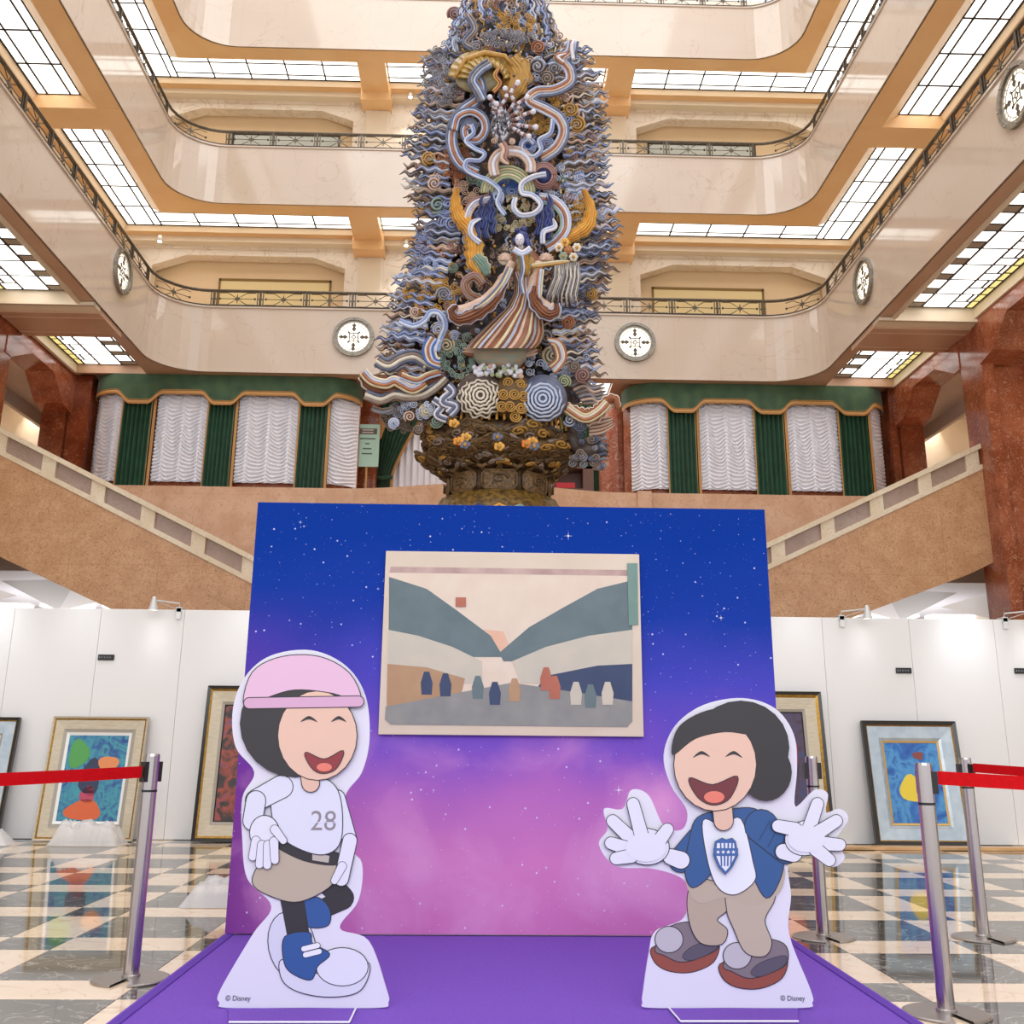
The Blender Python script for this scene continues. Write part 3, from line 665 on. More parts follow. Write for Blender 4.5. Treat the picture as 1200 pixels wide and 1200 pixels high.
# ================================================================== CARVED STATUE
YST = 13.0; PX = 1/86.0
def S(px, py, d=0.0): return at(px, py, Y=YST-d)
SM = {k: mat('carved_'+k, a, .5, col2=b, scale=9, lo=.3, hi=.7, bump=.3) for k, a, b in (
    ('periwinkle', '8494c4', 'a3b0d6'), ('ice', 'aab8d8', 'ced4e4'), ('taupe', '7d6c62', '9a8678'), ('umber', '4a3d38', '62524a'), ('blush', 'c4a08c', 'd8bca8'), ('slate', '555a70', '6e7690'),
    ('rust', 'a0603c', 'b97850'), ('ivory', 'd6cab8', 'e6dccc'), ('gold', 'a87c34', 'c99a4c'), ('ochre', 'd8983a', 'e6b45a'), ('navy', '2a3266', '3a4684'), ('teal', '7a9488', '98ac9c'),
    ('mauve', '8c6460', 'a47c74'), ('cream', 'dccfae', 'c8b890'), ('sage', '9aa580', 'b6be98'), ('white', 'e6e4ec', 'd6d4e2'), ('grey', '77747c', '9a98a0'), ('bronze', '54402a', '7a5c34'), ('bronze_d', '3a2c20', '56422a'), ('fire', 'd04a20', 'e8a030'), ('blue', '3458a8', '4a74c0'), ('sienna', '7a4a30', '946044'))}
st = empty('carved_statue', (at(585, 520, Y=YST).x, YST, 0), 'towering painted carved statue of a maiden amid waves and flames on a lotus base', 'statue')
SIL = [(-40, 560, 618), (-10, 545, 632), (10, 530, 648), (30, 515, 664), (50, 503, 682), (65, 497, 696), (80, 491, 704), (110, 488, 712), (150, 479, 716), (175, 472, 716), (200, 470, 716), (230, 475, 720), (255, 484, 728), (275, 484, 729), (300, 474, 727), (325, 463, 720), (345, 455, 708), (365, 448, 703), (390, 442, 703), (415, 441, 703), (435, 444, 708), (455, 452, 712), (475, 450, 700), (495, 470, 680), (515, 505, 665)]
def sil(y):
    for a, b in zip(SIL[:-1], SIL[1:]):
        if a[0] <= y <= b[0]:
            t = (y-a[0])/(b[0]-a[0]); return a[1]+(b[1]-a[1])*t, a[2]+(b[2]-a[2])*t
    return SIL[-1][1:] if y > 0 else SIL[0][1:]
def dep(x, y):                                      # front depth of the body at an image-plane place
    l, r = sil(y); c = (l+r)/2; w_ = max(10, (r-l)/2-10); q = min(1, abs(x-c)/w_); return .72*math.sqrt(max(0, 1-q*q))
def core(u, v):
    y = -36+548*v; l, r = sil(y); c = (l+r)/2; w_ = (r-l)/2-(26 if y > 40 else 22); a = 2*PI*u
    nz = 1+.10*mnoise.noise(Vector((math.cos(a)*2.5, math.sin(a)*2.5, y/22)))
    return S(c+w_*nz*math.cos(a), y, (.58 if math.sin(a) > 0 else .55)*nz*math.sin(a)*min(1, w_/60))
MB().grid(core, 64, 90).build('cloud_backing', mat('carved_backing', '2c282c', .6, col2='5c4c46', scale=7, detail=8, bump=.8), st, smooth=True)
def strands(path, rad, cols, d=None, gap=1.7, n=6, wave=0, wl=14, name='ribbon', taper=True, seg=5, lift=0, mats_=None, par=None, mb=None):
    """path in image-plane places (x,y[,depth]); strands laid side by side, each its own colour"""
    own = mb is None; mb = mb or MB(); K = len(cols); P3 = [Vector((p[0], p[1], (p[2] if len(p) > 2 else (d if d is not None else dep(p[0], p[1])+.05))+lift)) for p in path]
    C = catmull(P3, n); L = [0]
    for a, b in zip(C[:-1], C[1:]): L.append(L[-1]+(b-a).to_2d().length)
    for k, c in enumerate(cols):
        off = (k-(K-1)/2)*gap*rad; pts = []; rs = []
        for i, p in enumerate(C):
            t_ = C[min(i+1, len(C)-1)]-C[max(i-1, 0)]; nn = Vector((-t_.y, t_.x)); nn = nn.normalized() if nn.length > 1e-6 else Vector((0, 1))
            f_ = i/(len(C)-1); tp = (min(1, .25+2.5*(1-f_)) if taper else 1)
            o_ = off*tp + wave*math.sin(L[i]/wl*2*PI)*(.3+.7*f_)
            pts.append(S(p.x+nn.x*o_, p.y+nn.y*o_, p.z+(.02 if k == K//2 else 0))); rs.append(rad*PX*tp)
        mb.tube(pts, rs, seg, (mats_.index(c) if mats_ else k))
    if own: return mb.build(name, [SM[c] for c in cols], par or st, smooth=True)
RS = random.Random(5)
palF = ['periwinkle', 'ice', 'taupe', 'umber', 'blush', 'slate', 'periwinkle', 'ivory', 'ice', 'blush', 'grey']
def wisp(x0, y0, x1, y1, d0, d1, cols, rad, amp):
    ph = RS.uniform(0, 6); mb = MB(); n = 16; dx, dy = x1-x0, y1-y0; L = math.hypot(dx, dy); nx_, ny_ = -dy/L, dx/L
    wl = RS.uniform(13, 17)
    for k, c in enumerate(cols):
        off = (k-(len(cols)-1)/2)*rad*1.5; pts = []; rs = []
        for i in range(n+1):
            f_ = i/n; tp = (1-f_**3.2)*.9+.1; o_ = off*tp+amp*math.sin(ph+f_*L/wl*2*PI)*(.4+.6*f_)
            pts.append(S(x0+dx*f_+nx_*o_, y0+dy*f_+ny_*o_, d0+(d1-d0)*f_+(.03 if k == 1 else 0))); rs.append(rad*PX*tp)
        mb.tube(pts, rs, 5, k)
    return mb.build('flame_wisp', [SM[c] for c in cols], st, smooth=True)
def side_colors():
    a = RS.choice(palF); return RS.choice([(a, 'ice', a), ('umber', a, 'umber'), (a, RS.choice(palF), a), ('slate', 'periwinkle', 'slate'), ('umber', 'taupe', 'blush')])
y = 62.0
fl_n = 0
while y < 436:
    l, r = sil(y); up_ = -4 if y < 300 else 2
    for s, e in ((-1, l), (1, r)):
        j = RS.uniform(-5, 5)
        wisp(e-s*44, y+RS.uniform(-2, 2)+3, e+j, y+up_+RS.uniform(-4, 4), .5, RS.uniform(-.1, .12), side_colors(), 1.7, 2.5)
        if RS.random() < .95: wisp(e-s*56, y+5, e-s*14+RS.uniform(-8, 6), y+1+RS.uniform(-4, 4), .66, .42, side_colors(), 1.55, 2.3)
        if RS.random() < .85: wisp(e-s*36, y-4, e-s*2+RS.uniform(-6, 5), y+RS.uniform(-4, 4), -.2, -.3, side_colors(), 1.7, 2.5)
    y += 8.3
for k in range(26):                                  # crest of upright wisps
    x0 = 506+k*7.0; t_ = (x0-506)/175; ytop = 66-118*math.sin(PI*min(1, max(0, t_*1.02)))**.75+RS.uniform(-6, 6)
    wisp(x0, ytop+58, x0+(585-x0)*.22+RS.uniform(-4, 4), max(ytop, -40), .25, .1, side_colors(), 1.7, 2.6)
    if k % 2: wisp(x0+3, ytop+72, x0+3+(585-x0)*.15, max(ytop+16, -30), .5, .4, side_colors(), 1.6, 2.6)
def spiral(cx, cy, r, d, turns=2.2, dirn=1, mb=None, m=0, rt=None, ph=0, lift=.1):
    pts = []; rs = []; n = int(14*turns); rt = rt or r*.15
    for i in range(n+1):
        f_ = i/n; a = ph+dirn*f_*turns*2*PI; rr = r*(1-f_*.88); pts.append(S(cx+rr*math.cos(a), cy+rr*math.sin(a)*.95, d+lift*f_)); rs.append(rt*PX*(1-.4*f_))
    (mb or MB()).tube(pts, rs, 5, m)
def swirl(cx, cy, r, d, c, base='umber', name='swirl'):
    mb = MB(); spiral(cx, cy, r, d, RS.choice((2.0, 2.5, 3.0)), RS.choice((-1, 1)), mb, 0, r*.16, RS.uniform(0, 6), .12)
    p = S(cx, cy, d-.04); mb.ball(p, r*PX*.98, 1, 14, 7, 1, .45, 1); return mb.build(name, [SM[c], SM[base]], st, smooth=True)
fm = MB(); fk = ['slate', 'taupe', 'blush', 'periwinkle', 'umber', 'ice', 'gold', 'mauve']
for _ in range(1500):                                # dense small carving between the larger pieces
    y = RS.uniform(-20, 500); l, r = sil(y); x = RS.uniform(l+16, r-16); d_ = dep(x, y)-.03; m_ = RS.randrange(8)
    if RS.random() < .55: spiral(x, y, RS.uniform(2.4, 4.8), d_, 1.6, RS.choice((-1, 1)), fm, m_, .85, RS.uniform(0, 6), .08)
    else:
        a = RS.uniform(-.5, .5)+(0 if abs(x-(l+r)/2) > 40 else PI/2); L_ = RS.uniform(8, 16); ph = RS.uniform(0, 6)
        fm.tube([S(x+(k/7-.5)*L_*math.cos(a)-1.6*math.sin(ph+k*1.5)*math.sin(a), y+(k/7-.5)*L_*math.sin(a)+1.6*math.sin(ph+k*1.5)*math.cos(a), d_+.05) for k in range(8)], [1.3*PX]*7+[.3*PX], 4, m_)
o = fm.build('fine_carving', [SM[c] for c in fk], st, smooth=True); o['kind'] = 'stuff'
for k in range(110):                                  # carved curls covering the cloud body
    for _ in range(40):
        y = RS.uniform(55, 430); l, r = sil(y); x = RS.uniform(l+34, r-34)
        if (555 < x < 650 and 225 < y < 400) or (540 < x < 625 and 95 < y < 200): continue
        break
    swirl(x, y, RS.uniform(5, 10), dep(x, y)+.02, RS.choice(['blush', 'taupe', 'gold', 'teal', 'periwinkle', 'mauve', 'ice', 'rust', 'grey']), RS.choice(['umber', 'slate', 'sienna', 'mauve']))
for x, y, r, c in ((503, 186, 9, 'gold'), (509, 215, 10, 'blush'), (513, 240, 11, 'teal'), (530, 262, 9, 'periwinkle'), (520, 345, 9, 'grey'), (486, 366, 7, 'blush'), (665, 378, 9, 'rust'), (676, 146, 10, 'gold'), (668, 128, 9, 'gold'), (692, 345, 8, 'gold'), (523, 405, 10, 'cream'), (640, 395, 10, 'grey'), (533, 16, 9, 'mauve'), (630, 78, 10, 'grey'), (641, 92, 9, 'taupe'), (650, 80, 8, 'grey'), (625, 372, 9, 'grey'), (648, 418, 13, 'cream')):
    swirl(x, y, r, dep(x, y)+.1, c)
def scroll_field(cx, cy, rx, ry, n, c, d=.08, name='scrollwork', rmin=3, rmax=5.5, base=None):
    mb = MB()
    for _ in range(n):
        a, q = RS.uniform(0, 2*PI), math.sqrt(RS.random()); x, y = cx+rx*q*math.cos(a), cy+ry*q*math.sin(a)
        spiral(x, y, RS.uniform(rmin, rmax), dep(x, y)+d, 1.8, RS.choice((-1, 1)), mb, 0, .75, RS.uniform(0, 6), .04)
    o = mb.build(name, SM[c], st, smooth=True); o['kind'] = 'stuff'; return o
scroll_field(505, 345, 34, 24, 60, 'gold'); scroll_field(532, 190, 18, 22, 40, 'rust'); scroll_field(545, 225, 14, 18, 24, 'blush'); scroll_field(677, 252, 13, 22, 36, 'gold')
scroll_field(636, 118, 20, 12, 24, 'gold'); scroll_field(634, 145, 14, 14, 24, 'gold'); scroll_field(515, 90, 22, 36, 80, 'grey', .12); scroll_field(595, 45, 32, 10, 40, 'grey', .12); scroll_field(605, 28, 22, 14, 26, 'gold', .1)
scroll_field(600, 250, 30, 22, 60, 'cream', .1, rmin=2, rmax=4); scroll_field(660, 220, 30, 22, 34, 'ice'); scroll_field(500, 300, 14, 40, 50, 'periwinkle'); scroll_field(690, 300, 14, 60, 50, 'slate')
scroll_field(540, 420, 30, 22, 34, 'teal', .15); scroll_field(645, 430, 26, 22, 30, 'ice', .15); scroll_field(475, 490, 28, 16, 50, 'taupe', .3); scroll_field(480, 480, 26, 12, 30, 'ice', .34)
bd_ = MB()
for _ in range(420):
    y = RS.uniform(40, 440); l, r = sil(y); x = RS.uniform(l+3, r-3); bd_.ball(S(x, y, dep(x, y)+RS.uniform(.05, .3) if l+40 < x < r-40 else RS.uniform(.1, .5)), RS.uniform(1.0, 1.9)*PX, RS.randrange(3), 6, 4)
o = bd_.build('beads', [SM['cream'], SM['gold'], SM['umber']], st, smooth=True); o['kind'] = 'stuff'
D1 = .85
R_ = lambda p, rad, cols, d=D1, **k: strands(p, rad, cols, d, **k)
# ribbons, scrolls and feathers
R_([(553, 84), (563, 100), (560, 116), (542, 130), (531, 150), (530, 172), (540, 192), (560, 203)], 1.7, ('slate', 'ice', 'rust', 'ice', 'slate'), 1.0, taper=False)
R_([(531, 152), (536, 136), (552, 130), (566, 138), (569, 153), (560, 165), (547, 163), (544, 152), (550, 146)], 1.5, ('slate', 'ice', 'rust', 'ice'), 1.05, taper=False)
R_([(552, 146), (555, 156), (546, 165), (556, 174), (568, 180), (562, 188), (548, 188), (545, 197), (556, 205), (573, 212), (586, 224), (583, 238), (592, 252)], 1.5, ('periwinkle', 'ice'), 1.12, taper=False, name='blue_ribbon')
R_([(672, 48), (669, 62), (660, 70), (668, 82), (668, 96), (650, 106), (630, 108), (621, 118), (640, 128), (655, 138), (661, 155), (652, 174), (634, 186)], 1.6, ('slate', 'ice', 'blush', 'rust', 'ice'), .95, taper=False)
R_([(672, 70), (670, 56), (673, 46)], 2.6, ('white',), 1.0); R_([(660, 74), (652, 66), (664, 62)], 1.5, ('rust', 'white'), 1.02)
R_([(648, 140), (645, 156), (632, 164), (634, 176), (624, 184), (612, 178), (611, 168), (619, 163), (626, 168)], 1.6, ('periwinkle', 'ice'), 1.1, taper=False, name='blue_ribbon')
for cx, cy, r0, cc, m_ in ((619, 171, 9, 'periwinkle', 'blue'), (637, 206, 15, 'mauve', 'navy'), (582, 231, 8, 'ice', 'slate'), (550, 148, 9, 'slate', 'mauve')):
    mb = MB(); 
    for q in range(3): mb.tube([S(cx+(r0-q*2.3)*math.cos(2*PI*k/22), cy+(r0-q*2.3)*math.sin(2*PI*k/22), 1.0+.03*q) for k in range(23)], 1.4*PX, 5, 0)
    mb.ball(S(cx, cy, .95), r0*.7*PX, 1, 12, 6, 1, .5, 1); mb.build('ring_scroll', [SM[cc], SM[m_]], st, smooth=True)
R_([(580, 206), (578, 192), (585, 181), (598, 177), (612, 180), (621, 190), (622, 202)], 2.4, ('blush', 'white', 'blush'), 1.1, taper=False, name='white_arch')
for q, c in enumerate(('sage', 'cream', 'sage', 'cream', 'sage')):
    rr = 31-q*3.2; MB().tube([S(595+rr*math.cos(PI+PI*k/16)*1.0, 226+rr*math.sin(PI+PI*k/16), 1.0+.01*q) for k in range(17)], 1.7*PX, 6).build('rainbow_arch', SM[c], st, smooth=True)
MB().ball(S(596, 218, .75), 17*PX, 0, 16, 8, 1, .3, 1).build('sky_disc', SM['blue'], st, smooth=True)
R_([(640, 204), (625, 207), (612, 215), (612, 226), (624, 229), (634, 240), (626, 250), (610, 252), (602, 243), (604, 232)], 1.8, ('ice', 'white'), 1.15, taper=False, name='blue_ribbon')
R_([(576, 232), (556, 238), (547, 254), (548, 272), (556, 286)], 1.6, ('blush', 'ice', 'white', 'mauve'), 1.0, taper=False); R_([(628, 232), (648, 236), (661, 250), (662, 268), (652, 282), (640, 290)], 1.6, ('ice', 'white', 'rust', 'ice', 'teal'), 1.0, taper=False)
R_([(563, 285), (552, 275), (553, 262), (564, 256)], 1.8, ('ice', 'white'), 1.1); R_([(636, 286), (637, 272), (650, 266), (648, 256)], 1.8, ('ice', 'white'), 1.1)
for x0, y0 in ((566, 238), (574, 232), (570, 250), (578, 244), (560, 252), (634, 232), (640, 240), (646, 236), (631, 246), (643, 250)):
    wisp(x0, y0+30, x0+RS.uniform(-3, 3), y0-10, 1.05, 1.05, ('navy', 'navy', 'slate'), 1.6, 2.2).name = 'navy_flame'
def blade(path, ws, c, d, name, edge='rust', ribs=5):
    P = catmull([Vector((p[0], p[1], w_)) for p, w_ in zip(path, ws)], 6); mb = MB(); n = len(P)
    def fn(u, v):
        i = min(n-1, int(round(v*(n-1)))); p = P[i]; t_ = P[min(i+1, n-1)]-P[max(i-1, 0)]; nn = Vector((-t_.y, t_.x)).normalized()
        o_ = (u-.5)*2*p.z; rag = 1+.16*math.sin(i*1.9)*abs(u-.5)*2
        return S(p.x+nn.x*o_*rag, p.y+nn.y*o_*rag, d+.09*math.cos((u-.5)*PI)+.02*math.sin(u*ribs*2*PI))
    mb.grid(fn, 24, n-1)
    g2 = mb.grid(lambda u, v: Vector(fn(u, v))+Vector((0, .05, 0)), 8, n-1)
    for e_ in (0, 1): mb.tube([fn(e_, k/(n-1)) for k in range(n)], 1.0*PX, 5, 1)
    return mb.build(name, [SM[c], SM[edge]], st, smooth=True)
blade([(535, 220), (534, 240), (540, 256), (552, 270), (556, 288), (556, 306), (566, 326)], [2, 6, 8, 9, 10, 9, 4], 'ochre', 1.0, 'flame_scarf', 'gold'); blade([(684, 222), (692, 245), (688, 264), (672, 276), (654, 288)], [2, 6, 8, 6, 4], 'ochre', .9, 'flame_scarf', 'gold')
blade([(556, 300), (566, 312), (570, 322)], [7, 8, 4], 'teal', 1.04, 'teal_scarf', 'cream')
# shell at the crown
def shell(u, v):
    a = PI*(1.02+.96*u); rr = 1-.55*v; x = 563+38*math.cos(a)*rr+v*10; y = 92+34*math.sin(a)*rr+2*v; return S(x, y, .72+.34*math.sin(PI*v*.6)+.02*math.sin(u*46*PI/2))
MB().grid(shell, 90, 10).build('shell', mat('carved_shell', '8a6c34', .35, col2='b8964c', scale=12), st, smooth=True)
MB().ball(S(560, 92, .82), 27*PX, 0, 20, 10, 1, .35, .72).build('shell_hollow', mat('carved_pearl', '8f8468', .2, col2='b5a884', scale=4), st, smooth=True)
MB().tube([S(x, y, .95) for x, y in ((532, 92), (545, 70), (568, 62), (592, 66), (600, 76))], [2*PX, 3*PX, 3.4*PX, 3*PX, 1.5*PX], 8).build('shell_lip', SM['gold'], st, smooth=True)
blade([(596, 70), (606, 86), (600, 104), (588, 112)], [14, 18, 14, 6], 'gold', .8, 'gold_tail', 'bronze', 9); R_([(574, 74), (562, 82), (554, 94), (560, 106), (566, 118)], 1.8, ('slate', 'ice', 'grey', 'slate'), 1.12, taper=False); R_([(578, 108), (586, 98), (580, 88), (588, 76)], 1.5, ('gold', 'rust'), 1.1)
R_([(548, 18), (556, 34), (545, 50), (560, 58)], 1.7, ('taupe', 'grey', 'slate'), .7, taper=False)
for xo, cols in ((-12, ('slate', 'ice', 'periwinkle')), (0, ('gold', 'ochre', 'gold', 'cream')), (13, ('ice', 'periwinkle', 'slate'))):
    R_([(590+xo*.6, -34), (586+xo*.8, -14), (576+xo, 4), (586+xo, 20), (604+xo*1.1, 32), (610+xo*1.3, 50), (604+xo*1.6, 62)], 1.7, cols, .62, taper=False)
for k in range(8): R_([(618+k*6, 16+k*6), (622+k*5, 28+k*5), (616+k*6, 40+k*4), (622+k*6, 54+k*3)], 1.4, (('umber', 'cream'), ('slate', 'ice'), ('taupe', 'gold'))[k % 3], .5)
# phoenix
mb = MB(); mb.ball(S(587, 150, 1.05), 13*PX, 0, 16, 10, .95, .8, 1.5); 
for _ in range(70):
    a, q = RS.uniform(0, 2*PI), math.sqrt(RS.random()); x, y = 587+11*q*math.cos(a), 150+18*q*math.sin(a); mb.tube([S(x, y, 1.12+.06*(1-q)), S(x+RS.uniform(-1, 1), y-4, 1.2+.06*(1-q)), S(x, y-8, 1.16)], [1.2*PX, 1.3*PX, .3*PX], 4, RS.choice((0, 1)))
mb.build('phoenix_body', [SM['grey'], SM['white']], st, smooth=True)
R_([(588, 168), (592, 176), (590, 186), (597, 192)], 2.6, ('mauve', 'blush'), 1.25, name='phoenix_neck'); swirl(579, 165, 4, 1.2, 'blush'); swirl(600, 166, 4, 1.2, 'blush')
for (x, y), b in zip(((574, 114), (582, 122), (592, 104), (607, 97), (618, 114), (625, 131), (628, 149), (620, 160)), (-2, 2, -2, 3, 3, 2, 2, 1)):
    mb = MB(); P = catmull([Vector((588+(x-588)*.2, 145+(y-145)*.2, 1.1)), Vector((588+(x-588)*.5+b*1.6, 145+(y-145)*.5, 1.2)), Vector((588+(x-588)*.75-b*1.2, 145+(y-145)*.75, 1.25)), Vector((x, y, 1.28))], 6)
    for i in range(len(P)-1): mb.tube([S(P[i].x, P[i].y, P[i].z), S(P[i+1].x, P[i+1].y, P[i+1].z)], 2.3*PX, 6, (i//2) % 2)
    mb.ball(S(x, y, 1.28), 3.3*PX, 0, 8, 6); mb.build('tail_feather', [SM['white'], SM['mauve']], st, smooth=True)
# maiden
def rob(y):
    T = [(290, 603, 622), (298, 598, 630), (306, 592, 638), (318, 597, 634), (330, 603, 628), (345, 602, 631), (360, 594, 634), (375, 578, 636), (390, 562, 638), (402, 550, 634), (408, 546, 628)]
    for a, b in zip(T[:-1], T[1:]):
        if a[0] <= y <= b[0]: t = (y-a[0])/(b[0]-a[0]); return a[1]+(b[1]-a[1])*t, a[2]+(b[2]-a[2])*t
    return T[-1][1:]
def robe(u, v):
    y = 291+117*v; l, r = rob(y); a = PI*u; pl = .035*math.sin(u*26+v*3)*min(1, v*2.2)
    return S((l+r)/2-(r-l)/2*math.cos(a), y, 1.05+(.22+.2*v)*math.sin(a)+pl)
mb = MB(); nU, nV = 60, 30; vs = [robe(i/nU, j/nV) for j in range(nV+1) for i in range(nU+1)]
for j in range(nV):
    for i in range(nU):
        mb.f.append((j*(nU+1)+i, j*(nU+1)+i+1, (j+1)*(nU+1)+i+1, (j+1)*(nU+1)+i)); mb.mi.append((0, 1, 0, 2, 0, 0, 3)[(i//2) % 7] if j > 6 else (4 if 20 < i < 40 else 0))
mb.v = [tuple(v) for v in vs]; mb.build('robe', [SM['sienna'], SM['ice'], SM['blush'], SM['cream'], SM['gold']], st, smooth=True)
for p, ra, c in (([(600, 308), (592, 326), (580, 344), (564, 358), (546, 366), (533, 368)], (5, 7, 8, 9, 9, 6), 'blush'), ([(632, 308), (628, 326), (624, 342), (630, 356), (643, 364), (652, 362)], (5, 7, 9, 9, 8, 5), 'blush')):
    C = catmull([Vector((x, y, 0)) for x, y in p], 5); n_ = len(C); mb = MB(); mb.tube([S(q.x, q.y, 1.3) for q in C], [ (ra[min(len(ra)-1, int(i/(n_-1)*(len(ra)-1)))])*PX for i in range(n_)], 10)
    o = mb.build('sleeve', SM[c], st, smooth=True)
blade([(592, 330), (578, 352), (556, 368), (536, 374), (529, 364), (536, 358)], [4, 7, 8, 6, 4, 2], 'sienna', 1.42, 'sleeve_lining', 'ice', 4); blade([(628, 335), (626, 352), (640, 368), (652, 366), (652, 356)], [4, 7, 7, 5, 3], 'sienna', 1.42, 'sleeve_lining', 'ice', 4)
R_([(598, 314), (588, 334), (572, 352), (556, 362)], 1.5, ('ice', 'cream', 'slate'), 1.5); R_([(634, 316), (632, 336), (632, 350)], 1.5, ('cream', 'ice', 'rust'), 1.5)
for x in (592, 640):
    mb = MB(); mb.ball(S(x, 304, 1.25), 7*PX, 0, 12, 8, 1.1, .8, 1)
    for k in range(9): a = -PI+PI*k/8; mb.tube([S(x, 304, 1.33), S(x+9*math.cos(a), 304+8*math.sin(a), 1.3)], [2*PX, .8*PX], 5, 1)
    mb.build('shoulder_puff', [SM['ivory'], SM['blush']], st, smooth=True)
mb = MB(); mb.ball(S(609, 281, 1.35), 6.2*PX, 0, 14, 10, .82, .85, 1.12); mb.tube([S(610, 286, 1.3), S(611, 293, 1.25)], [2.6*PX, 3.2*PX], 8); mb.ball(S(608.5, 281.5, 1.425), 1.0*PX, 0, 6, 5, .7, 1, 1.2); hd = mb.build('head', SM['white'], st, smooth=True)
mb = MB(); 
for x in (606.2, 610.6): mb.ball(S(x, 280.3, 1.412), .62*PX, 0, 6, 4, 1.3, .4, .5)
mb.ball(S(608.6, 284.2, 1.42), .7*PX, 1, 6, 4, 1.3, .4, .5); mb.build('face', [SM['navy'], SM['rust']], hd)
mb = MB(); mb.ball(S(612, 279, 1.27), 8*PX, 0, 14, 10, .95, .7, 1.1); mb.tube([S(617, 280, 1.3), S(620, 290, 1.28), S(616, 298, 1.3)], [3*PX, 3*PX, 1*PX], 6); mb.tube([S(603, 279, 1.32), S(602, 287, 1.3)], [2*PX, 1.2*PX], 6); mb.ball(S(614, 269, 1.28), 4*PX, 0, 8, 6); mb.ball(S(606, 270, 1.28), 3*PX, 0, 8, 6); mb.build('hair', SM['navy'], st, smooth=True)
R_([(602, 292), (612, 297), (622, 291)], 2.0, ('white', 'ice'), 1.4, taper=False, name='collar'); blade([(614, 298), (615, 310), (616, 322)], [8, 7, 4], 'gold', 1.34, 'bib', 'teal'); R_([(611, 300), (613, 315), (610, 330), (613, 345)], 1.3, ('ice', 'slate'), 1.45, taper=False)
R_([(623, 312), (645, 309), (668, 306)], 1.5, ('cream', 'gold'), 1.4, name='wand')
for x, y, c in ((655, 290, 'ivory'), (666, 293, 'rust'), (676, 290, 'ivory'), (660, 300, 'teal'), (672, 301, 'ivory'), (662, 284, 'ochre')):
    mb = MB()
    for k in range(6): a = PI*k/3; mb.ball(S(x+3.2*math.cos(a), y+3.2*math.sin(a), 1.25), 2.4*PX, 0, 7, 5, 1, .6, 1)
    mb.ball(S(x, y, 1.3), 2*PX, 1, 6, 4); mb.build('flower', [SM[c], SM['gold']], st, smooth=True)
mb = MB()
for k in range(46): x0 = 650+k*.62; wv = RS.uniform(-3, 3); mb.tube([S(x0, 308, 1.2), S(x0+wv, 325, 1.25), S(x0-8+wv+(k/46)*4, 345, 1.22), S(x0-12+k*.25+wv, 356+RS.uniform(-4, 4), 1.15)], [.9*PX, 1*PX, .9*PX, .5*PX], 4, k % 3)
o = mb.build('tassel_strands', [SM['grey'], SM['umber'], SM['ivory']], st, smooth=True); o['kind'] = 'stuff'
R_([(566, 352), (550, 345), (545, 332), (556, 324), (566, 334)], 1.6, ('mauve', 'taupe', 'sienna', 'taupe'), 1.1, taper=False)
R_([(468, 376), (484, 382), (497, 376), (505, 366), (516, 368), (522, 382), (516, 398), (512, 412)], 1.9, ('periwinkle', 'ice'), 1.0, taper=False, name='blue_ribbon')
for q, c in enumerate(('blue', 'ivory', 'rust', 'ice', 'blue', 'ivory')):
    R_([(503+q*2.6, 394+q), (496+q*2.8, 408), (500+q*2.4, 424-q), (516, 432-q*2.4)], 1.5, (c,), .95+.01*q, taper=False, name='striped_arc')
    R_([(640+q*1.5, 396+q*2), (658-q*2, 402+q), (663-q*2.4, 420), (650-q*1.5, 438-q*2)], 1.5, (('rust', 'ivory', 'ice', 'rust', 'cream', 'sienna')[q],), .95+.01*q, taper=False, name='striped_arc')
R_([(442, 422), (455, 428), (470, 420), (486, 417), (502, 426), (520, 431)], 2.2, ('slate', 'taupe', 'ivory', 'slate'), .7, taper=False, name='wave_scroll')
blade([(425, 440), (434, 452), (452, 457), (470, 452), (486, 450), (505, 446), (522, 440)], [5, 7, 7, 8, 7, 7, 4], 'sienna', .75, 'wing', 'ivory', 7)
R_([(426, 436), (436, 446), (452, 450), (462, 446), (470, 450), (484, 456), (498, 448)], 1.7, ('ivory', 'ice', 'rust', 'cream'), .9, taper=False); R_([(470, 440), (488, 446), (502, 440), (516, 436)], 1.6, ('cream', 'rust', 'ice'), .92, taper=False)
R_([(428, 462), (446, 468), (462, 462), (478, 464), (496, 462), (512, 452), (522, 442)], 2.4, ('slate', 'ivory', 'taupe'), .8, taper=False, name='wave_scroll'); R_([(436, 478), (448, 482), (462, 478)], 2, ('taupe', 'grey'), .6, name='wave_scroll')
blade([(662, 476), (676, 486), (692, 488), (704, 480), (712, 470), (720, 468), (724, 478)], [5, 9, 9, 8, 6, 5, 3], 'rust', .8, 'wing', 'ivory', 7); R_([(664, 478), (684, 490), (700, 484), (712, 472)], 1.6, ('cream', 'ivory', 'rust', 'cream'), .95, taper=False)
for k in range(4): R_([(690, 496+k*4), (704, 494+k*4), (718, 490+k*3)], 1.6, ('taupe', 'blush'), .6)
for k in range(6): R_([(668+k*3, 452+k*4), (682+k*3, 446+k*5), (694+k*2, 454+k*4), (708+k, 450+k*4)], 1.8, (('taupe', 'grey'), ('umber', 'blush'), ('slate', 'taupe'))[k % 3], .55, name='wave_scroll')
for x, y, r, c in ((661, 447, 8, 'sage'), (683, 440, 9, 'mauve'), (673, 430, 7, 'taupe'), (472, 440, 6, 'rust'), (480, 488, 7, 'blush'), (500, 482, 9, 'cream'), (512, 494, 8, 'teal'), (462, 496, 7, 'ice'), (490, 504, 6, 'taupe'), (680, 498, 8, 'slate'), (668, 492, 8, 'ice')): swirl(x, y, r, .8, c)
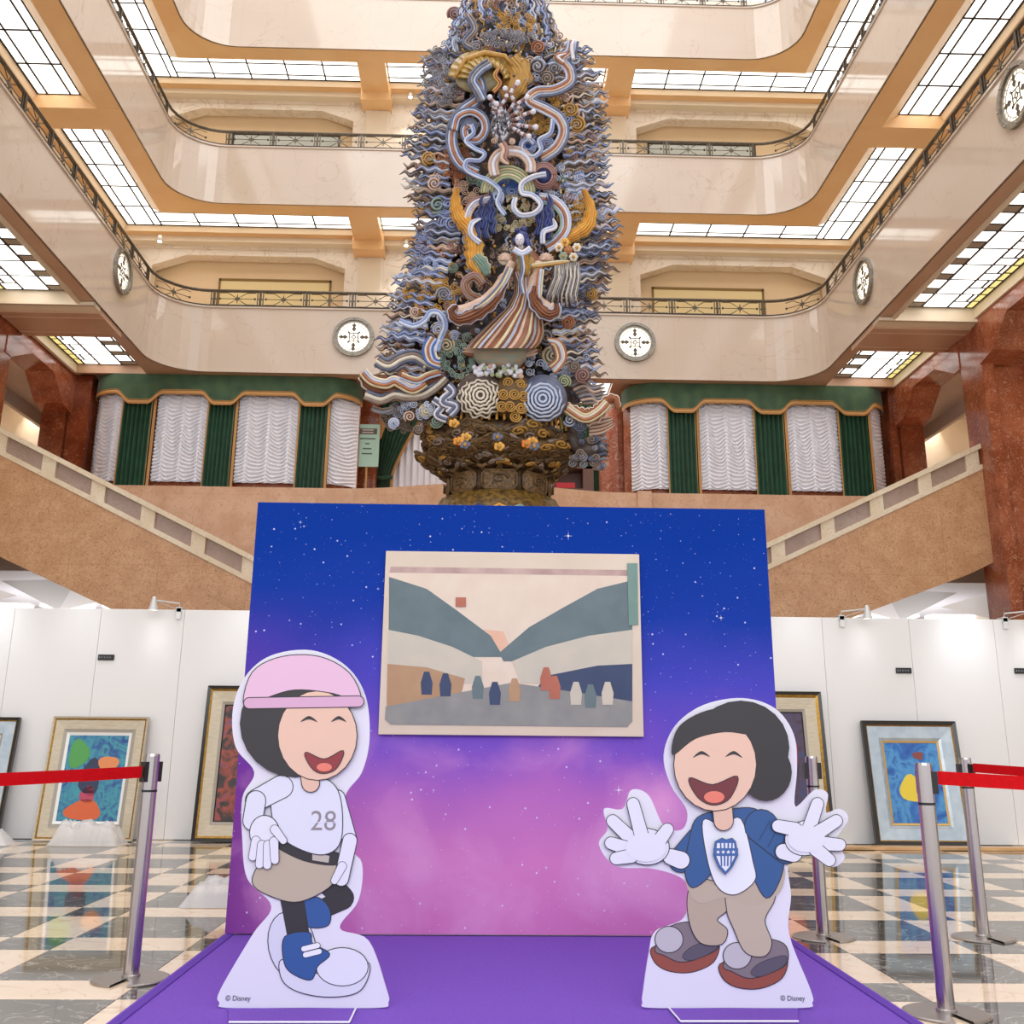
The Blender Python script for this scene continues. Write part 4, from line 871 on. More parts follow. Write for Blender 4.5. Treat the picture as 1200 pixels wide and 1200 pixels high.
R_([(524, 452), (530, 460), (520, 470), (534, 476), (526, 486)], 1.7, ('slate', 'white', 'slate', 'white'), 1.0, taper=False); R_([(508, 468), (518, 476), (512, 486), (524, 492)], 1.6, ('white', 'slate', 'white'), .95, taper=False)
# bowl, pebbles, three great balls
pc = S(586, 420, .95); MB().lathe([(.08, -.16), (.24, -.12), (.33, .0), (.34, .1), (.30, .14), (.26, .11)], pc, 24, sy=.7).build('bowl', mat('carved_bowl', '8fa69a', .4, col2='b89a80', scale=6, stretch=(1, 1, 5)), st, smooth=True)
for k in range(14):
    a = PI*k/13; x = 586-44*math.cos(a); y = 413-16*math.sin(a); R_([(586-20*math.cos(a), 416-4*math.sin(a)), (x, y)], 2.3, ('sienna', 'blush'), .95, n=4, name='leaf')
mb = MB()
for _ in range(60): x, y = RS.uniform(555, 612), RS.uniform(428, 442); mb.ball(S(x, y, 1.12+RS.uniform(-.05, .05)), RS.uniform(2, 3.4)*PX, RS.choice((0, 0, 0, 1, 2)), 7, 5)
o = mb.build('pebbles', [SM['white'], SM['blush'], SM['sage']], st, smooth=True); o['kind'] = 'stuff'
def great(cx, cy, r, c1, c2, wavy, name):
    mb = MB(); mb.ball(S(cx, cy, .95), r*PX, 1, 24, 14, 1, .8, 1)
    K = 6
    for k in range(K):
        rr = r*(1-k/K)*.98; n_ = 60; am = wavy*(rr/r); pts = []
        for i in range(n_+1):
            a = 2*PI*i/n_; q = rr*(1+am*math.sin(a*11+k)); h_ = math.sqrt(max(0, 1-(min(q, r*.99)/r)**2))*.8*r*PX; pts.append(S(cx+q*math.cos(a), cy+q*math.sin(a), .98+h_))
        mb.tube(pts, r*.055*PX, 5, 0)
    return mb.build(name, [SM[c1], SM[c2]], st, smooth=True)
great(563, 463, 26, 'ivory', 'umber', .09, 'ruffled_ball'); great(636, 467, 26, 'ice', 'slate', .03, 'ringed_ball')
mb = MB(); mb.ball(S(600, 465, .92), 25*PX, 1, 24, 14, 1, .8, 1)
for x, y in ((596, 448), (610, 450), (603, 462), (590, 462), (614, 464), (598, 476), (611, 478), (588, 476), (604, 488)): spiral(x, y, 7, 1.16-((x-600)**2+(y-465)**2)/3200*.5, 2.4, 1, mb, 0, 1.2, 0, .04)
mb.build('gold_ball', [SM['gold'], SM['bronze']], st, smooth=True)
# lotus pedestal
XC = st.location.x
def zf(y, r): return at(585, y, Y=YST-r).z
LG = mat('lotus_lacquer', '86653c', .38, col2='3e3022', scale=30, detail=8, bump=1.0, lo=.35, hi=.65); LGd = mat('lotus_dark', '5c4328', .4, col2='2a2018', scale=20, detail=8, bump=1.0)
def petal(a, r0, z0, r1, z1, hw, name='petal', mt=None):
    mt = mt or LG
    def fn(u, v):
        uu = 2*u-1; wv = hw*math.sin(PI*min(1, (.22+v*.72)))**.7 * (1 if v < .75 else (1-((v-.75)/.25)**2*.75)); an = a+uu*wv
        r = r0+(r1-r0)*v+.13*math.sin(PI*v)-.10*uu*uu*(.4+.6*v); z = z0+(z1-z0)*v-.05*uu*uu
        return (XC+r*math.cos(an), YST+r*math.sin(an), z)
    mb = MB().grid(fn, 14, 12, 0); nn = [fn(0, k/12) for k in range(13)]+[fn(k/10, 1) for k in range(11)]+[fn(1, 1-k/12) for k in range(13)]
    mb.tube(nn, .026, 5, 2)
    mb.grid(lambda u, v: Vector(fn(u, v))*1.0+Vector((-math.cos(a)*.06, -math.sin(a)*.06, -.01)), 6, 6, 0)
    ov = Vector((math.cos(a)*.012, math.sin(a)*.012, 0)); rp_ = random.Random(int(a*100)+int(z0*50))
    for cu_, cv_, cr_ in ((.5, .72, .16), (.3, .5, .13), (.7, .5, .13), (.5, .38, .12), (.25, .8, .09), (.75, .8, .09)):
        sg = rp_.choice((-1, 1)); mb.tube([Vector(fn(cu_+cr_*(1-k/14)*math.cos(sg*k*.8), cv_+cr_*(1-k/14)*math.sin(sg*k*.8)))+ov for k in range(13)], .017, 4, rp_.choice((1, 2, 2, 3)))
    return mb.build(name, [mt, SM['gold'], SM['bronze'], SM['taupe']], st, smooth=True)
MB().lathe([(.52, zf(549, .6)), (.6, zf(541, .7)), (.78, zf(520, .8)), (.95, zf(500, 1.0)), (.92, zf(490, .95)), (.5, zf(484, .5))], (XC, YST, 0), 48).build('lotus_cup', LGd, st, smooth=True)
for k in range(8): a = -PI/2+(k+.5)*2*PI/8; petal(a, .7, zf(526, .8), 1.04, zf(484, 1.04), .43)
for k in range(8): a = -PI/2+k*2*PI/8; petal(a, .66, zf(537, .75), 1.09, zf(503, 1.09), .46)
for k in range(10): a = -PI/2+(k+.5)*2*PI/10; petal(a, .58, zf(546, .62), .86, zf(522, .86), .32, mt=LGd)
for k in range(10): a = -PI/2+k*2*PI/10; petal(a, .52, zf(550, .56), .76, zf(535, .76), .31, mt=LGd)
mb = MB()
for k in range(30): a = -PI*.92+PI*.84*k/29; mb.tube([(XC+1.02*math.cos(a), YST+1.02*math.sin(a), zf(492, 1.0)), (XC+.98*math.cos(a), YST+.98*math.sin(a), zf(478, .98))], .014, 4)
mb.build('stamens', SM['ochre'], st)
for px, py, c in ((537, 517, 'fire'), (546, 512, 'ochre'), (624, 517, 'ochre'), (617, 520, 'fire'), (585, 523, 'ochre'), (532, 496, 'ochre'), (583, 512, 'slate'), (545, 521, 'slate'), (626, 523, 'slate')):
    mb = MB()
    for k in range(5): a = 2*PI*k/5; mb.ball(S(px+4*math.cos(a), py+2.6*math.sin(a), 1.24), 2.6*PX, 0, 7, 5, 1, .5, 1)
    mb.ball(S(px, py, 1.27), 2.2*PX, 1, 6, 4); mb.build('inlaid_flower', [SM[c], SM['gold']], st, smooth=True)
MB().lathe([(.56, zf(575, .6)), (.62, zf(573, .64)), (.65, zf(566, .68)), (.65, zf(555, .68)), (.6, zf(546, .62)), (.5, zf(543, .6))], (XC, YST, 0), 48).build('drum', LGd, st, smooth=True)
for k in range(8):
    a = -PI/2+k*2*PI/8; mb = MB(); za, zb_ = zf(571, .7), zf(549, .7)
    mb.grid(lambda u, v: (XC+(.66+.035*math.sin(PI*u)*math.sin(PI*v))*math.cos(a+(u-.5)*.62), YST+(.66+.035*math.sin(PI*u)*math.sin(PI*v))*math.sin(a+(u-.5)*.62), za+(zb_-za)*v), 10, 6, 0)
    ln_ = [(u, v) for u, v in ((0, .2), (.1, 0), (.9, 0), (1, .2), (1, .8), (.9, 1), (.1, 1), (0, .8), (0, .2))]
    mb.tube([(XC+.67*math.cos(a+(u-.5)*.66), YST+.67*math.sin(a+(u-.5)*.66), za+(zb_-za)*v) for u, v in ln_], .016, 5, 1)
    spr = [(XC+.705*math.cos(a+.16*math.cos(t*.9)*(1-t/12)), YST+.705*math.sin(a+.16*math.cos(t*.9)*(1-t/12)), (za+zb_)/2+.07*math.sin(t*.9)*(1-t/12)) for t in range(12)]
    mb.tube(spr, .012, 4, 1); mb.build('cartouche', [LG, SM['bronze']], st, smooth=True)
MB().lathe([(1.0, zf(612, 1)), (.98, zf(600, .98)), (.9, zf(592, .92)), (.86, zf(584, .9)), (.78, zf(579, .8)), (.74, zf(573, .76)), (.6, zf(570, .7))], (XC, YST, 0), 48, rip=(.012, 24)).build('stepped_base', mat('base_gold', '8a6a30', .35, col2='4a3820', scale=18, bump=.8), st, smooth=True)
mb = MB()
for k in range(24):
    a = 2*PI*k/24; r_ = .94
    mb.tube([(XC+(r_+.0)*math.cos(a+q*.1), YST+r_*math.sin(a+q*.1), zf(593, .94)+.025*math.cos(q*PI)) for q in (-1, -.5, 0, .5, 1)], .02, 5, k % 3)
mb.build('base_inlay', [SM['ochre'], SM['teal'], SM['navy']], st, smooth=True)
MB().lathe([(1.2, 0), (1.2, .4), (1.15, .5), (1.1, 2.2), (1.15, 2.4), (1.2, zf(640, 1.2)), (1.3, zf(632, 1.3)), (1.25, zf(618, 1.2)), (1.0, zf(611, 1))], (XC, YST, 0), 48).build('plinth', LGd, st)
# cloud head on the right below the wing
mb = MB(); mb.ball(S(692, 528, .35), 20*PX, 1, 14, 9, 1, .8, .7); mb.tube([S(668, 500, .5), S(672, 520, .45), S(684, 530, .4)], [8*PX, 9*PX, 8*PX], 8, 1)
for _ in range(26): x, y = RS.uniform(668, 710), RS.uniform(508, 548); spiral(x, y, RS.uniform(3, 6), .62-((x-690)**2+(y-528)**2)/4000, 1.8, RS.choice((1, -1)), mb, RS.choice((0, 2, 3)), 1.2, RS.uniform(0, 6), .08)
for k in range(5): mb.tube([S(700, 516+k*6, .5), S(708, 513+k*6, .5), S(714, 517+k*6, .45)], [2.4*PX, 2*PX, .6*PX], 5, (0, 2)[k % 2])
mb.build('cloud_head', [SM['grey'], SM['umber'], SM['slate'], SM['taupe']], st, smooth=True)
# ================================================================== PARTITION
YW = 11.55
sx = [-8.2, -7.0, -6.1, -5.15, -4.21, -3.3, -2.36, -1.42, -.48, .46, 1.4, 2.35, 3.78, 4.76, 5.72, 6.7, 7.6, 8.5]
pt = struct(MB().box(-8.2, 8.5, YW+.03, YW+.1, 0, 2.36).build('wall_partition', M['white']), 'white temporary partition wall across the hall')
for a, b2 in zip(sx[:-1], sx[1:]): MB().bbox(a+.002, b2-.002, YW, YW+.04, .004, 2.385, .003).build('panel', M['white'], pt)
for i, (x, z) in enumerate(((-4.1, 1.86), (4.65, 1.81), (5.98, 1.82))):
    t = empty('wall_label', (x, YW, z), 'small black name plate on the white partition, ' + ('left of the backdrop', 'above the blue painting', 'cut by the right picture edge')[i], 'label')
    MB().bbox(x-.085, x+.085, YW-.02, YW, z-.03, z+.03, .003).build('plate', M['black'], t)
    w_ = MB(); 
    for k in range(4): w_.box(x-.05+k*.03, x-.035+k*.03, YW-.022, YW-.02, z-.008, z+.008)
    w_.box(x-.075, x-.062, YW-.022, YW-.02, z-.012, z+.012); w_.build('writing', mat('plate_text', '77777a', .5), t)
def clamp(x, sgn, label, power):
    t = empty('clamp_lamp', (x, YW, 2.38), label, 'lamp', 'clamp-on display lamps')
    MB().box(x-.03, x+.03, YW-.03, YW+.11, 2.36, 2.41).box(x-.025, x+.025, YW-.03, YW-.015, 2.28, 2.4).build('clamp', M['steel_w'], t)
    e_ = (x+sgn*.22, YW-.22, 2.46)
    MB().tube([(x, YW, 2.41), (x, YW-.02, 2.45), e_], .008, 6).tube([(x, YW, 2.38), e_], .004, 5).build('arm', M['steel_w'], t)
    MB().lathe([(.035, -.04), (.05, -.1), (.055, -.11), (.03, -.02), (.022, .03), (.01, .04)], e_, 14).build('shade', M['steel_w'], t)
    MB().lathe([(.04, -.1), (.04, -.095)], e_, 12).build('bulb', mat('clamp_bulb', 'ffffff', .2, emit=8), t)
    spot('clamp_beam', (e_[0], e_[1], e_[2]-.12), (e_[0], YW+.15, 1.55), power, 62, (.88, .94, 1), 1.0, .12)
clamp(-3.36, -1, 'clamp-on lamp on the partition top left of the backdrop, between stair and blue panel', 3)
clamp(4.0, 1, 'clamp-on lamp on the partition top just right of the backdrop', 2.5)
clamp(5.85, 1, 'clamp-on lamp on the partition top near the right picture edge', 4)
for x, pw in ((-5.3, 22), (-4.4, 10), (-2.6, 12), (3.5, 12), (5.35, 34)): spot('track_beam', (x, YW-.5, 2.9), (x, YW+.1, 1.7), pw, 60, (.85, .92, 1), 1.0, .2)
# ================================================================== PAINTINGS
def paintmat(name, cols, scale, dist=1.5, detail=6):
    mt = bpy.data.materials.new(name); mt.use_nodes = True; nt = mt.node_tree; b = nt.nodes['Principled BSDF']; b.inputs['Roughness'].default_value = .3
    tc = N(nt, 'ShaderNodeTexCoord'); no = N(nt, 'ShaderNodeTexNoise'); no.inputs['Scale'].default_value = scale; no.inputs['Detail'].default_value = detail; no.inputs['Distortion'].default_value = dist
    nt.links.new(tc.outputs['Object'], no.inputs['Vector']); cr = N(nt, 'ShaderNodeValToRGB'); el = cr.color_ramp.elements
    for i, c in enumerate(cols):
        ps = .3+.4*i/(len(cols)-1)
        e = el[i] if i < 2 else el.new(ps)
        e.position = ps; e.color = srgb(c)
    nt.links.new(no.outputs['Fac'], cr.inputs[0]); nt.links.new(cr.outputs[0], b.inputs['Base Color']); MATS[name] = mt; return mt
def painting(x0, x1, ht, widths, mats_, pic, label, patches=(), lean=.16, grp=None):
    """leaning frame; local frame coordinates (u across, v up along the frame)"""
    L = math.hypot(ht, lean); yb = YW-.05-lean
    base = Vector(((x0+x1)/2, yb, 0)); t = empty('framed_painting', base, label, 'painting', grp)
    cs, sn = ht/L, lean/L
    def Wd(u, v, d): return (x0+u, yb+v*sn-d*cs, v*cs+d*sn+.004)
    W_ = x1-x0
    def rect(u0, u1, v0, v1, d0, d1, n, mt, par=t):
        P = [Wd(u, v, d) for d in (d0, d1) for (u, v) in ((u0, v0), (u1, v0), (u1, v1), (u0, v1))]
        return MB().add(P, [(3, 2, 1, 0), (4, 5, 6, 7), (0, 1, 5, 4), (1, 2, 6, 5), (2, 3, 7, 6), (3, 0, 4, 7)]).build(n, mt, par)
    a = 0
    for i, (wd, mt, dd, nm_) in enumerate(zip(widths, mats_, (.05, .042, .03, .022, .016), ('outer_moulding', 'gilt_moulding', 'inner_moulding', 'liner', 'mount'))):
        b_ = MB(); e_ = a+wd; dd2 = dd-.012
        P = [Wd(a, a, dd), Wd(W_-a, a, dd), Wd(W_-a, L-a, dd), Wd(a, L-a, dd), Wd(e_, e_, dd2), Wd(W_-e_, e_, dd2), Wd(W_-e_, L-e_, dd2), Wd(e_, L-e_, dd2),
             Wd(a, a, 0), Wd(W_-a, a, 0), Wd(W_-a, L-a, 0), Wd(a, L-a, 0), Wd(e_, e_, 0), Wd(W_-e_, e_, 0), Wd(W_-e_, L-e_, 0), Wd(e_, L-e_, 0)]
        fs = []
        for k in range(4):
            j = (k+1) % 4; fs += [(k, j, 4+j, 4+k), (8+k, 8+j, j, k), (4+k, 4+j, 12+j, 12+k)]
        b_.add(P, fs).build(nm_, mt, t); a = e_
    pc = rect(a, W_-a, a, L-a, 0, .006, 'picture', pic)
    pw, ph = W_-2*a, L-2*a
    for (kind, u, v, ru, rv, mt) in patches:
        pts = []
        for k in range(18):
            q = 2*PI*k/18; rr = 1+.12*math.sin(3*q+u*9); pts.append(Wd(a+pw*min(max(u+ru*rr*math.cos(q), .01), .99), a+ph*min(max(v+rv*rr*math.sin(q), .01), .99), .007))
        MB().prism(pts, (0, -.001, 0)).build('colour_patch', mt, pc)
    return t
blk = mat('black_lacquer', '2a2622', .25); gil = mat('gilt', 'b58a3c', .3, .7, col2='96702a', scale=30); cmr = mat('champagne', 'cfc2ab', .45, col2='c2b499', scale=12, stretch=(1, 1, 6)); lin = mat('liner_grey', 'a79f92', .5); wht = mat('mount_white', 'f0eeea', .5)
slv = mat('silver_frame', 'a9b6c0', .3, .4, col2='bcc6cc', scale=10); gold_l = mat('gold_slip', 'dcae5c', .4)
F_ = lambda c: mat('paint_'+c, c, .35)
painting(-6.0, -4.9, 1.21, (.03, .012, .12, .02, .02), (blk, gil, slv, lin, wht), paintmat('pic_violet', ('2a2438', '54406a', '8b7ba0'), 5), 'black edged silver frame cut by the left picture edge')
painting(-4.55, -3.55, 1.225, (.02, .015, .09, .035, .03), (cmr, gil, cmr, lin, wht), paintmat('pic_teal', ('1f3f86', '2f6f9a', '3f97a2', '2a5590'), 9), 'champagne framed blue and green abstract leaning behind the red belt', (('e', .2, .78, .17, .17, F_('4f9c4c')), ('e', .45, .5, .17, .22, F_('28304e')), ('e', .72, .66, .17, .1, F_('e08a50')), ('e', .42, .12, .3, .12, F_('d8602c')), ('e', .45, .3, .12, .1, F_('b8405c'))))
painting(-2.95, -1.75, 1.56, (.035, .02, .11, .03, .01), (blk, gil, cmr, lin, blk), paintmat('pic_dark', ('1c1618', '3a2420', 'a0402a', '2f3c78'), 6), 'tall gold and black framed dark painting half behind the backdrop left edge')
painting(2.6, 3.68, 1.56, (.035, .03, .12, .03, .01), (blk, gil, cmr, lin, blk), paintmat('pic_dusk', ('2a2230', '4a3550', '35406e'), 5), 'tall gold and black framed painting with a red disc behind the backdrop right edge', (('e', .55, .62, .36, .22, F_('c8503c')), ('e', .15, .45, .2, .1, F_('58a0b0'))))
painting(4.1, 5.13, 1.26, (.045, .012, .12, .03, .02), (blk, gil, slv, slv, gold_l), paintmat('pic_blue', ('1a4c9c', '2266b4', '4c96cc', '1c50a4'), 4), 'black and silver framed blue painting behind the right rope posts', (('e', .4, .42, .2, .17, F_('e8cc38')), ('e', .62, .84, .1, .05, F_('8a4038'))))
def wrap(x0, x1, y0, y1, h, seed, label):
    rr = random.Random(seed)
    def fn(u, v):
        e_ = min(1, 2.6*math.sin(PI*u))**.7*min(1, 1.6*math.sin(PI*v))**.6 if 0 < u < 1 and 0 < v < 1 else 0
        nz = mnoise.noise(Vector((u*5+seed, v*3, seed)))*.4-.1+abs(mnoise.noise(Vector((u*13, v*7, seed))))*.35
        return (x0+(x1-x0)*u, y0+(y1-y0)*v, .004+max(0, h*e_*(1+nz)))
    o = MB().grid(fn, 44, 16).build('plastic_wrap', M['film'], smooth=True); tag(o, label, 'plastic wrap', 'crumpled plastic film on the floor')
wrap(-4.22, -3.55, 10.82, 11.2, .19, 1, 'crumpled clear plastic wrap under the champagne framed painting')
wrap(-5.7, -4.6, 10.8, 11.1, .12, 2, 'flat heap of plastic wrap at the left picture edge')
wrap(-1.9, -1.3, 7.1, 7.7, .14, 3, 'crumpled plastic sheet on the tiles behind the backdrop left edge')
# ================================================================== BACKDROP + CARPET STAGE
t = MB().bbox(-1.38, 1.7, 2.6, 6.12, 0.001, .02, .004).build('carpet', [M['purple']]); tag(t, 'purple felt carpet platform in front of the starry backdrop', 'carpet')
for x in (-1.36, 1.64): MB().bbox(x, x+.04, 2.6, 6.1, .018, .026, .002).build('edge_strip', M['purple_e'], t)
def starmat():
    mt = bpy.data.materials.new('starry_print'); mt.use_nodes = True; nt = mt.node_tree; b = nt.nodes['Principled BSDF']; b.inputs['Roughness'].default_value = .8; b.inputs['Specular IOR Level'].default_value = .12
    tc = N(nt, 'ShaderNodeTexCoord'); sp = N(nt, 'ShaderNodeSeparateXYZ'); nt.links.new(tc.outputs['Object'], sp.inputs[0])
    n1 = N(nt, 'ShaderNodeTexNoise'); n1.inputs['Scale'].default_value = 1.3; n1.inputs['Detail'].default_value = 5; nt.links.new(tc.outputs['Object'], n1.inputs['Vector'])
    # height 0..1 distorted by noise
    a = N(nt, 'ShaderNodeMath', operation='MULTIPLY_ADD'); nt.links.new(n1.outputs['Fac'], a.inputs[0]); a.inputs[1].default_value = .55; nt.links.new(sp.outputs[2], a.inputs[2])
    dv = N(nt, 'ShaderNodeMath', operation='DIVIDE'); nt.links.new(a.outputs[0], dv.inputs[0]); dv.inputs[1].default_value = 2.9
    cr = N(nt, 'ShaderNodeValToRGB'); el = cr.color_ramp.elements; el[0].position = .08; el[0].color = srgb('c972b4'); el[1].position = 1; el[1].color = srgb('02328e')
    for ps, c in ((.22, 'd27fbe'), (.34, 'b36cbc'), (.44, '7a54c0'), (.56, '4a48b8'), (.7, '183a9e'), (.85, '043494')): e = el.new(ps); e.color = srgb(c)
    nt.links.new(dv.outputs[0], cr.inputs[0]); col = cr.outputs[0]
    # darker violet at the left edge low down
    g = N(nt, 'ShaderNodeMapRange'); nt.links.new(sp.outputs[0], g.inputs[0]); g.inputs[1].default_value = -.55; g.inputs[2].default_value = -1.35
    g2 = N(nt, 'ShaderNodeMath', operation='MULTIPLY'); nt.links.new(g.outputs[0], g2.inputs[0]); g2.inputs[1].default_value = .85
    g3 = N(nt, 'ShaderNodeMapRange'); nt.links.new(sp.outputs[2], g3.inputs[0]); g3.inputs[1].default_value = 1.9; g3.inputs[2].default_value = .8
    g4 = N(nt, 'ShaderNodeMath', operation='MULTIPLY'); nt.links.new(g2.outputs[0], g4.inputs[0]); nt.links.new(g3.outputs[0], g4.inputs[1])
    mx = N(nt, 'ShaderNodeMix', data_type='RGBA'); nt.links.new(g4.outputs[0], mx.inputs['Factor']); nt.links.new(col, mx.inputs['A']); mx.inputs['B'].default_value = srgb('6a2a8c'); col = mx.outputs['Result']
    # pink haze patches of the print
    n2 = N(nt, 'ShaderNodeTexNoise'); n2.inputs['Scale'].default_value = 1.7; n2.inputs['Detail'].default_value = 5; n2.inputs['Distortion'].default_value = .6; nt.links.new(tc.outputs['Object'], n2.inputs['Vector'])
    r2 = N(nt, 'ShaderNodeMapRange'); nt.links.new(n2.outputs['Fac'], r2.inputs[0]); r2.inputs[1].default_value = .48; r2.inputs[2].default_value = .75; 
    r3 = N(nt, 'ShaderNodeMapRange'); nt.links.new(sp.outputs[2], r3.inputs[0]); r3.inputs[1].default_value = 1.25; r3.inputs[2].default_value = .7
    m2 = N(nt, 'ShaderNodeMath', operation='MULTIPLY'); nt.links.new(r2.outputs[0], m2.inputs[0]); nt.links.new(r3.outputs[0], m2.inputs[1])
    m3 = N(nt, 'ShaderNodeMix', data_type='RGBA'); nt.links.new(m2.outputs[0], m3.inputs['Factor']); nt.links.new(col, m3.inputs['A']); m3.inputs['B'].default_value = srgb('dc9ad0'); col = m3.outputs['Result']
    for sc_, th, br in ((16, .055, 1), (34, .06, .8), (60, .05, .5)):
        vo = N(nt, 'ShaderNodeTexVoronoi', feature='F1'); vo.inputs['Scale'].default_value = sc_; nt.links.new(tc.outputs['Object'], vo.inputs['Vector'])
        sc3 = N(nt, 'ShaderNodeSeparateColor'); nt.links.new(vo.outputs['Color'], sc3.inputs[0])
        gt = N(nt, 'ShaderNodeMath', operation='GREATER_THAN'); nt.links.new(sc3.outputs[0], gt.inputs[0]); gt.inputs[1].default_value = .55
        rd = N(nt, 'ShaderNodeMapRange'); nt.links.new(vo.outputs['Distance'], rd.inputs[0]); rd.inputs[1].default_value = th*2; rd.inputs[2].default_value = th*.6
        ml = N(nt, 'ShaderNodeMath', operation='MULTIPLY'); nt.links.new(gt.outputs[0], ml.inputs[0]); nt.links.new(rd.outputs[0], ml.inputs[1])
        ml2 = N(nt, 'ShaderNodeMath', operation='MULTIPLY'); nt.links.new(ml.outputs[0], ml2.inputs[0]); ml2.inputs[1].default_value = br*.85
        mm = N(nt, 'ShaderNodeMix', data_type='RGBA'); nt.links.new(ml2.outputs[0], mm.inputs['Factor']); nt.links.new(col, mm.inputs['A']); mm.inputs['B'].default_value = srgb('e6e6ff'); col = mm.outputs['Result']
    nt.links.new(col, b.inputs['Base Color']); return mt
bd = empty('photo_backdrop', (.16, 6.2, 0), 'big blue to pink starry sky backdrop board standing on the purple carpet', 'backdrop')
MB().bbox(-1.365, 1.69, 6.085, 6.35, .027, 2.4, .002).build('board', starmat(), bd)
sm_ = mat('star_white', 'f2f2ff', .5)
for px, py, r_ in ((666, 628, 11), (443, 690, 5), (845, 724, 8), (725, 926, 12), (783, 950, 7), (640, 1017, 7), (352, 612, 6)):
    p = at(px, py, Y=6.082); s_ = r_/200; pts = []
    for k in range(16):
        q = PI*k/8; rr = s_*(.5 if k % 4 == 0 else (.06 if k % 2 else .12)); pts.append((p.x+rr*math.cos(q), 6.084, p.z+rr*math.sin(q)))
    MB().prism(pts, (0, -.001, 0)).build('star', sm_, bd)
# print mounted on backdrop: plain generic landscape stand-in
pr_ = empty('mounted_print', (.165, 6.08, 1.07), 'cream bordered print panel of a plain landscape fixed to the starry backdrop', 'print')
MB().bbox(-.585, .915, 6.055, 6.084, 1.065, 2.11, .002).build('panel', mat('print_paper', 'd6c6b4', .5, col2='cfbeaa', scale=3), pr_)
pa = {k: mat('ink_'+k, v, .5, col2=v2, scale=8, lo=.3, hi=.7) for k, v, v2 in (('sky', 'dccbba', 'd6c2b0'), ('band', 'a88884', 'c4a8a0'), ('slate', '56686e', '617378'), ('tan', 'b08c6a', 'a68060'), ('ground', '8e8d89', '7f8080'), ('navy', '26365c', '2e3e62'), ('glow', 'dca88c', 'd8b49c'), ('haze', 'c6bcac', 'bcb6a8'), ('teal', '6c8c84', '62827a'), ('rust', 'b0664e', 'a85c48'))}
keys = list(pa); art = MB(); lay = [0]
def ink(pts, k, smooth=False):
    lay[0] += 1; P = [at(x, y, Y=6.054-.0003*lay[0]) for x, y in pts]
    art.prism(P, (0, .0002, 0), keys.index(k))
ink([(458, 664), (735, 668), (740, 672), (741, 845), (735, 852), (458, 849), (451, 843), (456, 670)], 'sky')
ink([(458, 664), (735, 668), (741, 675), (456, 671)], 'band')
ink([(540, 735), (590, 740), (600, 765), (530, 765)], 'glow')
ink([(456, 676), (500, 690), (535, 715), (575, 745), (590, 770), (455, 770)], 'slate')
ink([(741, 680), (700, 690), (660, 712), (620, 735), (585, 765), (590, 775), (741, 775)], 'slate')
ink([(455, 738), (490, 745), (530, 758), (565, 775), (565, 800), (454, 805)], 'haze')
ink([(741, 738), (690, 745), (640, 758), (600, 775), (610, 800), (741, 805)], 'haze')
ink([(454, 778), (500, 782), (545, 795), (540, 815), (453, 830)], 'tan')
ink([(741, 778), (700, 780), (640, 792), (625, 812), (741, 828)], 'navy')
ink([(452, 828), (520, 815), (600, 800), (680, 812), (741, 822), (741, 845), (735, 852), (458, 849), (451, 843)], 'ground')
for x, y, k in ((500, 800, 'navy'), (522, 802, 'navy'), (560, 805, 'slate'), (580, 812, 'navy'), (603, 808, 'tan'), (650, 805, 'rust'), (675, 812, 'haze'), (692, 815, 'slate'), (712, 812, 'haze'), (640, 795, 'rust')):
    ink([(x-6, y+14), (x-7, y), (x-3, y-13), (x+3, y-13), (x+7, y), (x+6, y+14)], k)
ink([(735, 660), (747, 660), (748, 732), (737, 733)], 'teal')
ink([(534, 700), (546, 700), (546, 711), (534, 711)], 'rust')
art.build('picture', [pa[k] for k in keys], pr_)
